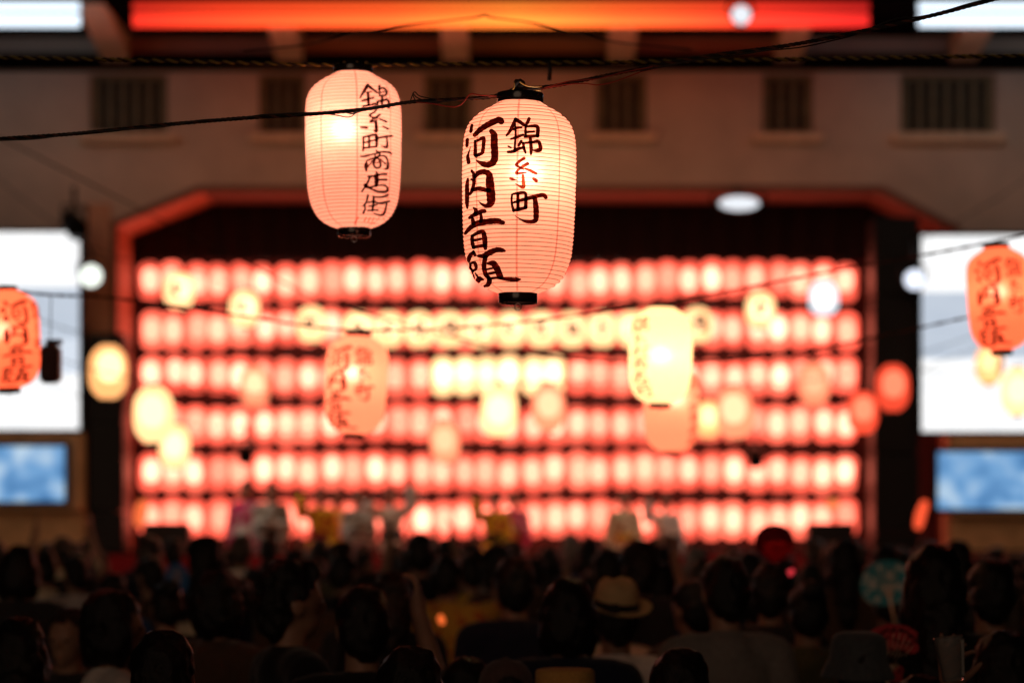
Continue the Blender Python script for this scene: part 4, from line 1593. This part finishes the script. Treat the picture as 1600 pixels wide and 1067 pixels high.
person(1000, 846, 12.5, 'raise', 'tousled', c_dgrey, 'person with a lifted arm behind the straw fedora', .1)
person(320, 838, 14.0, 'rest', 'tousled', c_black, 'tall black silhouette rising above the crowd at the left of the stage')
person(656, 832, 15.5, 'rest', 'short', c_black, 'tall black silhouette rising above the crowd before the middle of the stage')
person(1205, 880, 10.6, 'fold', 'short', c_dgrey, 'dark-haired person between the pale grey shirt and the bun', -.3)

# people in pale and bright clothes further in
person(668, 858, 16.0, 'cheer', 'bun', c_cream, 'person in cream raising both arms in the middle of the crowd', .3)
person(700, 868, 14.2, 'raise', 'short', cl('gold', (.62, .34, .05), (.5, .12, .03)), 'person in a gold patterned shirt in the middle of the crowd', -.4)
person(735, 862, 15.4, 'fold', 'bun', c_yel, 'person in a yellow shirt right of the gold patterned shirt', .4)
person(70, 862, 17.0, 'raise', 'bun', c_cream, 'person in cream at the left side of the crowd', .3)
person(118, 866, 16.0, 'fold', 'short', c_white, 'person in white at the left side of the crowd, right of the cream one', .6)
person(968, 858, 17.5, 'fold', 'long', c_mag, 'person in magenta right of the middle of the crowd', .3)

# the rest of the crowd, in loose rows
rng = random.Random(11)
palette = [(c_black, 'black'), (c_dgrey, 'dark grey'), (c_navy, 'navy'), (c_brown, 'brown'), (c_olive, 'olive'), (c_cream, 'cream'), (c_red, 'red'), (c_blue, 'blue'), (c_white, 'white'), (c_teal, 'teal')]
wts = [11, 7, 5, 3, 2, 2.2, 2, 1.8, 2.2, 2]
rows = [(12.4, 9), (13.9, 13), (15.4, 15), (17.0, 16), (18.7, 17), (20.4, 18), (22.2, 20), (24.0, 21)]
for k, (Y, n) in enumerate(rows):
    for i in range(n):
        px = -60 + 1720 * (i + .5) / n + rng.uniform(-.3, .3) * 1720 / n
        Yp = Y + rng.uniform(-.55, .55)
        if (625 < px < 765 and Yp < 14.5) or (40 < px < 140 and Yp < 15.5):
            continue
        h = rng.uniform(1.50, 1.79)
        top = HORIZ + (CAMZ - h) * F / Yp
        mt, cn = rng.choices(palette, wts)[0]
        hr = rng.choices(['short', 'bob', 'long', 'bun', 'tousled'], [5, 2, 2, 1, 2])[0]
        hn = {'short': 'short-haired', 'bob': 'bob-haired', 'long': 'long-haired', 'bun': 'bun-haired', 'tousled': 'tousle-haired'}[hr]
        ps = rng.choices(['rest', 'fold', 'raise', 'cheer'], [6, 4, .35 if k > 2 else 0, .15 if k > 3 else 0])[0]
        person(px, top, Yp, ps, hr, mt, '%s person in %s, %s from left, %s crowd row from the stage' % (hn, cn, ORD[i], ORD[len(rows) - 1 - k]),
               rng.gauss(0, .35), hairm=rng.choices([m_hair, m_hairb, m_hairg], [8, 2, .5])[0])

# ------------------------------------------------------------------ performers on the stage
rb = TORSO[:2] + [K((0, -.01, 1.36), .095, (0, -.01, 1.405), .062)] + TORSO[3:]
ROBE = {}
for p in ('dance', 'fold', 'raise', 'rest'):
    sl = []
    for arm in POSES[p]:
        a, b, c = Vector(arm[0][1]), Vector(arm[0][3]), Vector(arm[1][3])
        sl += [K(a, .065, b, .07), K(b, .07, b + (c - b) * .6, .085), K(b + Vector((0, 0, -.06)), .05, b + (c - b) * .55 + Vector((0, 0, -.14)), .05)]
    ROBE[p] = blob('robe', rb + sl + [K((.05, 0, .95), .13, (.06, .0, .2), .15), K((-.05, 0, .95), .13, (-.06, .0, .2), .15)], .016, m_skin, .014, 3, lambda c: c.z > .12)
OBI = me('sash', *lathe([(.0, 0), (.182, 0), (.188, .02), (.188, .12), (.182, .14), (.0, .14)], 28), c_red)
for q in OBI.vertices:
    q.co.y *= .72


def performer(px, ptop, Y, pose, robe, sash, label, rz):
    c = P(px, ptop, Y)
    k = (c.z - .85) / 1.722
    g = empty('person', (c.x, Y, .85), label, 'person', 'performers on the stage', rz)
    g.scale = (k * .88, k, k)
    ob('body', BODY[pose], g)
    omat(ob('robe', ROBE[pose], g), robe)
    omat(ob('sash', OBI, g, (0, 0, .98)), sash)
    omat(ob('shoes', ME_SHOE, g), c_white)
    ob('hair', HAIR['bun'], g)
    for q in (-1, 1):
        ob('eye', ME_EYE, g, (q * .032, .089, 1.588))
    return g


c_flor = cl('cream_floral', (.75, .66, .45), (.45, .14, .07), 9)
c_gr2 = cl('stage_grey', (.40, .38, .34), (.12, .12, .12), 9)
c_gold = cl('gold_robe', (.80, .52, .04), (.5, .07, .04), 10)
c_wh2 = cl('white_robe', (.80, .78, .72), (.30, .29, .30), 9)
c_mag2 = cl('magenta_robe', (.55, .04, .16), (.6, .4, .4), 9)
c_oran = cl('orange_robe', (.80, .32, .04), (.7, .55, .15), 9)
for a in ((384, 750, 27.5, 'rest', c_mag2, c_white, 'performer in magenta robe at the left part of the stage', 2.9),
          (424, 752, 27.1, 'fold', c_gr2, c_black, 'performer in grey robe right of the magenta one on stage', 3.3),
          (500, 762, 27.4, 'raise', c_gold, c_red, 'performer in yellow robe at the left of the stage', 3.0),
          (527, 766, 27.8, 'rest', c_oran, c_yel, 'performer in orange robe right of the yellow one on stage', 2.6),
          (560, 764, 27.2, 'fold', c_gr2, c_white, 'performer in grey robe right of the orange one on stage', 3.5),
          (612, 760, 27.3, 'dance', c_wh2, c_navy, 'performer in white robe left of the middle of the stage', 3.2),
          (772, 768, 27.2, 'raise', c_gold, c_black, 'performer in yellow robe at the middle of the stage', 3.0),
          (802, 766, 27.7, 'fold', c_mag2, c_yel, 'performer in magenta robe at the middle of the stage', 3.4),
          (975, 766, 27.2, 'rest', c_flor, c_oran, 'performer in cream floral robe right of the middle of the stage', 3.2),
          (1040, 772, 27.6, 'raise', c_wh2, c_olive, 'performer in white robe next to the cream floral one', 2.8)):
    performer(*a)


# ------------------------------------------------------------------ fans, cup, balloon, small lights
def fan(px, py, Y, rx, rz_, face, label, tilt, marks=None, rot=0.0):
    c = P(px, py, Y)
    g = empty('round_fan', c, label, 'fan')
    g.rotation_euler = (0, tilt, rot)
    n = 40
    v = []
    for y in (-.0012, .0012):
        for i in range(n):
            a = 2 * math.pi * i / n
            q = 1 - .10 * (math.sin(a) < -.8)
            v.append((rx * math.cos(a), y + .012 * math.cos(a) ** 2, rz_ * math.sin(a) * q))
    f = [list(range(n)), [n + i for i in range(n)][::-1]] + [(i, n + i, n + (i + 1) % n, (i + 1) % n) for i in range(n)]
    ob('fan_paper', me('fan_paper', v, f, face, False), g)
    tv, tf = tube([(0, 0, -rz_ * .35), (0, 0, -rz_ * 1.0), (0, 0, -rz_ * 1.75)], .007, 6)
    ob('handle', me('handle', tv, tf, m_wood), g)
    for i in range(-5, 6):
        a = R(90 + i * 13)
        rv, rf = tube([(0, .004, -rz_ * .7), (rx * .92 * math.cos(a), .004 + .012 * math.cos(a) ** 2, rz_ * .92 * math.sin(a))], .0012, 4)
        ob('rib', me('rib', rv, rf, m_wood), g)
    if marks:
        mr = random.Random(5)
        for i in range(17):                       # arched line of print along the rim
            a = R(150 - i * 8)
            for q in range(2):
                x, z = rx * .8 * math.cos(a) + mr.uniform(-.004, .004), rz_ * .8 * math.sin(a) + mr.uniform(-.004, .004)
                box('print_mark', x - .0035, x + .0035, -.0045, -.0035 + .0, z - (.006 if q else .0015), z + (.006 if q else .0015), marks, g, 0).location.y = .008 * math.cos(a) ** 2
        for r_ in range(4):
            for i in range(6):
                x, z = -.055 + i * .02 + mr.uniform(-.003, .003), .045 - r_ * .03 + mr.uniform(-.004, .004)
                box('print_mark', x - .006, x + .006, -.0042 - .0003 * i, -.003, z - .002, z + .002, marks, g, 0)
                box('print_mark', x - .0015, x + .0015, -.0046 - .0003 * i, -.003, z - .008, z + .008, marks, g, 0)
    return g


fan(1398, 1022, 7.9, .112, .100, cloth('fan_red', (.42, .04, .05)), 'red round paper fan with dark print behind the bucket hat', .25, cloth('fan_print', (.03, .008, .008)))
fan(276, 905, 13.2, .066, .095, cloth('fan_blue', (.03, .12, .30)), 'blue round paper fan held up in the crowd at the left', .0)
fan(1386, 912, 11.6, .13, .115, cloth('fan_teal', (.04, .26, .32), (.45, .52, .50), 26), 'teal and white patterned round fan at the right of the crowd', -.2)

m_cup, t, b = nodes_of('clear_cup')
b.inputs['Base Color'].default_value = (.75, .75, .74, 1)
b.inputs['Roughness'].default_value = .12
b.inputs['Transmission Weight'].default_value = .85
b.inputs['IOR'].default_value = 1.15
# forearm and hand holding a white paper cup
c = P(1468, 1050, 6.5)
g = empty('person', (c.x + .012, 6.9, 0), 'person lifting a pale cup in one hand at the lower right', 'person', 'people of the crowd', .05)
k = 1.46 / 1.722
g.scale = (k, k, k)
wr = (.03, -.34, 1.695)
hand = [K((-.16, -.005, 1.362), .054, (-.13, -.26, 1.44), .042), K((-.13, -.26, 1.44), .040, wr, .029)]
W0 = Vector(wr)
hand += [K(W0, .03, W0 + Vector((.0, 0, .05)), .033)]
for x, ln, bend in ((-.045, .105, .25), (-.022, .11, .6), (.002, .09, .9), (.022, .07, 1.1)):
    r0 = W0 + Vector((x * .7, .0, .075))
    m1 = r0 + Vector((x * .25 + .012 * bend, -.012 * bend, ln * .5))
    m2 = m1 + Vector((.028 * bend, -.03 * bend, ln * .5 * math.cos(bend)))
    hand += [K(W0 + Vector((x * .5, 0, .03)), .016, r0, .0125), K(r0, .0115, m1, .0105), K(m1, .010, m2, .008)]
hand += [K(W0 + Vector((.03, -.01, .03)), .016, W0 + Vector((.06, -.03, .055)), .0125), K(W0 + Vector((.06, -.03, .055)), .012, W0 + Vector((.085, -.045, .085)), .009)]
ob('body', blob('body', HEAD + TORSO + LEGS + hand + POSES['rest'][1], .0075, m_skin, 0, 2), g)
omat(ob('shirt', SHIRT['rest'], g), c_navy)
omat(ob('trousers', ME_TROU, g), T_DARK[0])
ob('hair', HAIR['short'], g)
v, f = lathe([(.001, .0), (.026, .0), (.028, .004), (.039, .112), (.0405, .115), (.0395, .118), (.0375, .114), (.026, .006), (.001, .006)], 28)
o = ob('plastic_cup', me('plastic_cup', v, f, m_cup), None, P(1490, 1063, 6.42), label='clear plastic cup with a pale strip held up at the lower right', cat='cup')
o.rotation_euler.y = -.12
v = []
for i in range(5):
    a = R(-48 + i * 16)
    v += [(.0305 * math.cos(a), .0305 * math.sin(a), .012), (.0408 * math.cos(a), .0408 * math.sin(a), .108)]
ob('strip', me('strip', v, [(2 * i, 2 * i + 2, 2 * i + 3, 2 * i + 1) for i in range(4)], c_white), o)

# red balloon and the glowing stick under it
c = P(1210, 848, 12.0)
m_bal, t, b = nodes_of('red_balloon')
b.inputs['Base Color'].default_value = (.16, .008, .012, 1)
b.inputs['Roughness'].default_value = .12
b.inputs['Transmission Weight'].default_value = .35
b.inputs['IOR'].default_value = 1.05
b.inputs['Specular IOR Level'].default_value = .9
g = empty('balloon', c, 'glossy dark red balloon floating over the crowd at the right', 'balloon')
prof = [(.004, -.118), (.009, -.112), (.006, -.104), (.02, -.096), (.05, -.078), (.082, -.045), (.098, .0), (.094, .036), (.074, .068), (.04, .088), (.001, .094)]
v, f = lathe([p for p in catmull(prof, 3)], 28)
ob('skin', me('skin', v, f, m_bal), g)
v, f = tube(catmull([(0, 0, -.118), (.01, 0, -.2), (-.005, .01, -.3), (.005, 0, -.42)], 5), .0015, 5)
ob('string', me('string', v, f, m_band), g)


def glow(name, pts, rad, col, st, label, cat):
    o_ = Vector(pts[0])
    v, f = tube(catmull([tuple(Vector(p) - o_) for p in pts], 7), lambda t: rad * (.25 + .75 * math.sin(math.pi * (.08 + .84 * t)) ** .6), 10)
    return ob(name, me(name, v, f, emit('glow_' + label[:10] + str(int(o_.x * 100)), col, st)), None, o_, label=label, cat=cat)


glow('glow_stick', [P(1203, 906, 12.2), P(1216, 903, 12.2), P(1232, 896, 12.2), P(1240, 890, 12.2)], .014, (1, .05, .07), .8, 'glowing red bent stick below the dark red balloon', 'glow stick')
glow('glow_stick', [P(1122, 942, 9.5), P(1124, 952, 9.5)], .008, (1, .04, .06), .9, 'tiny red light beside the pale grey shirt', 'light')
glow('glow_stick', [P(687, 960, 12), P(692, 975, 12)], .018, (1, .16, .03), 1.0, 'small orange light in the dark middle of the crowd', 'light')
glow('glow_stick', [P(47, 944, 13), P(52, 949, 13)], .014, (.8, .08, .4), .35, 'small pink light at the left of the crowd', 'light')
glow('glow_stick', [P(1434, 826, 24), P(1438, 806, 24), P(1446, 782, 24)], .05, (1, .10, .035), 1.2, 'red glowing light stick before the right speaker tower', 'light stick')
for px, w_ in ((226, 0),):  # added glows for bottom-row lanterns peeping past the stage monitors
    glow('glow_stick', [P(218, 822, 26.4), P(220, 800, 26.4), P(226, 782, 26.4)], .07, (1, .17, .05), 1.1, 'orange light at the left end of the stage front', 'light')
glow('glow_stick', [P(1292, 787, 26.4), P(1310, 787, 26.4)], .055, (1, .22, .07), 1.1, 'orange light at the right end of the stage front', 'light')
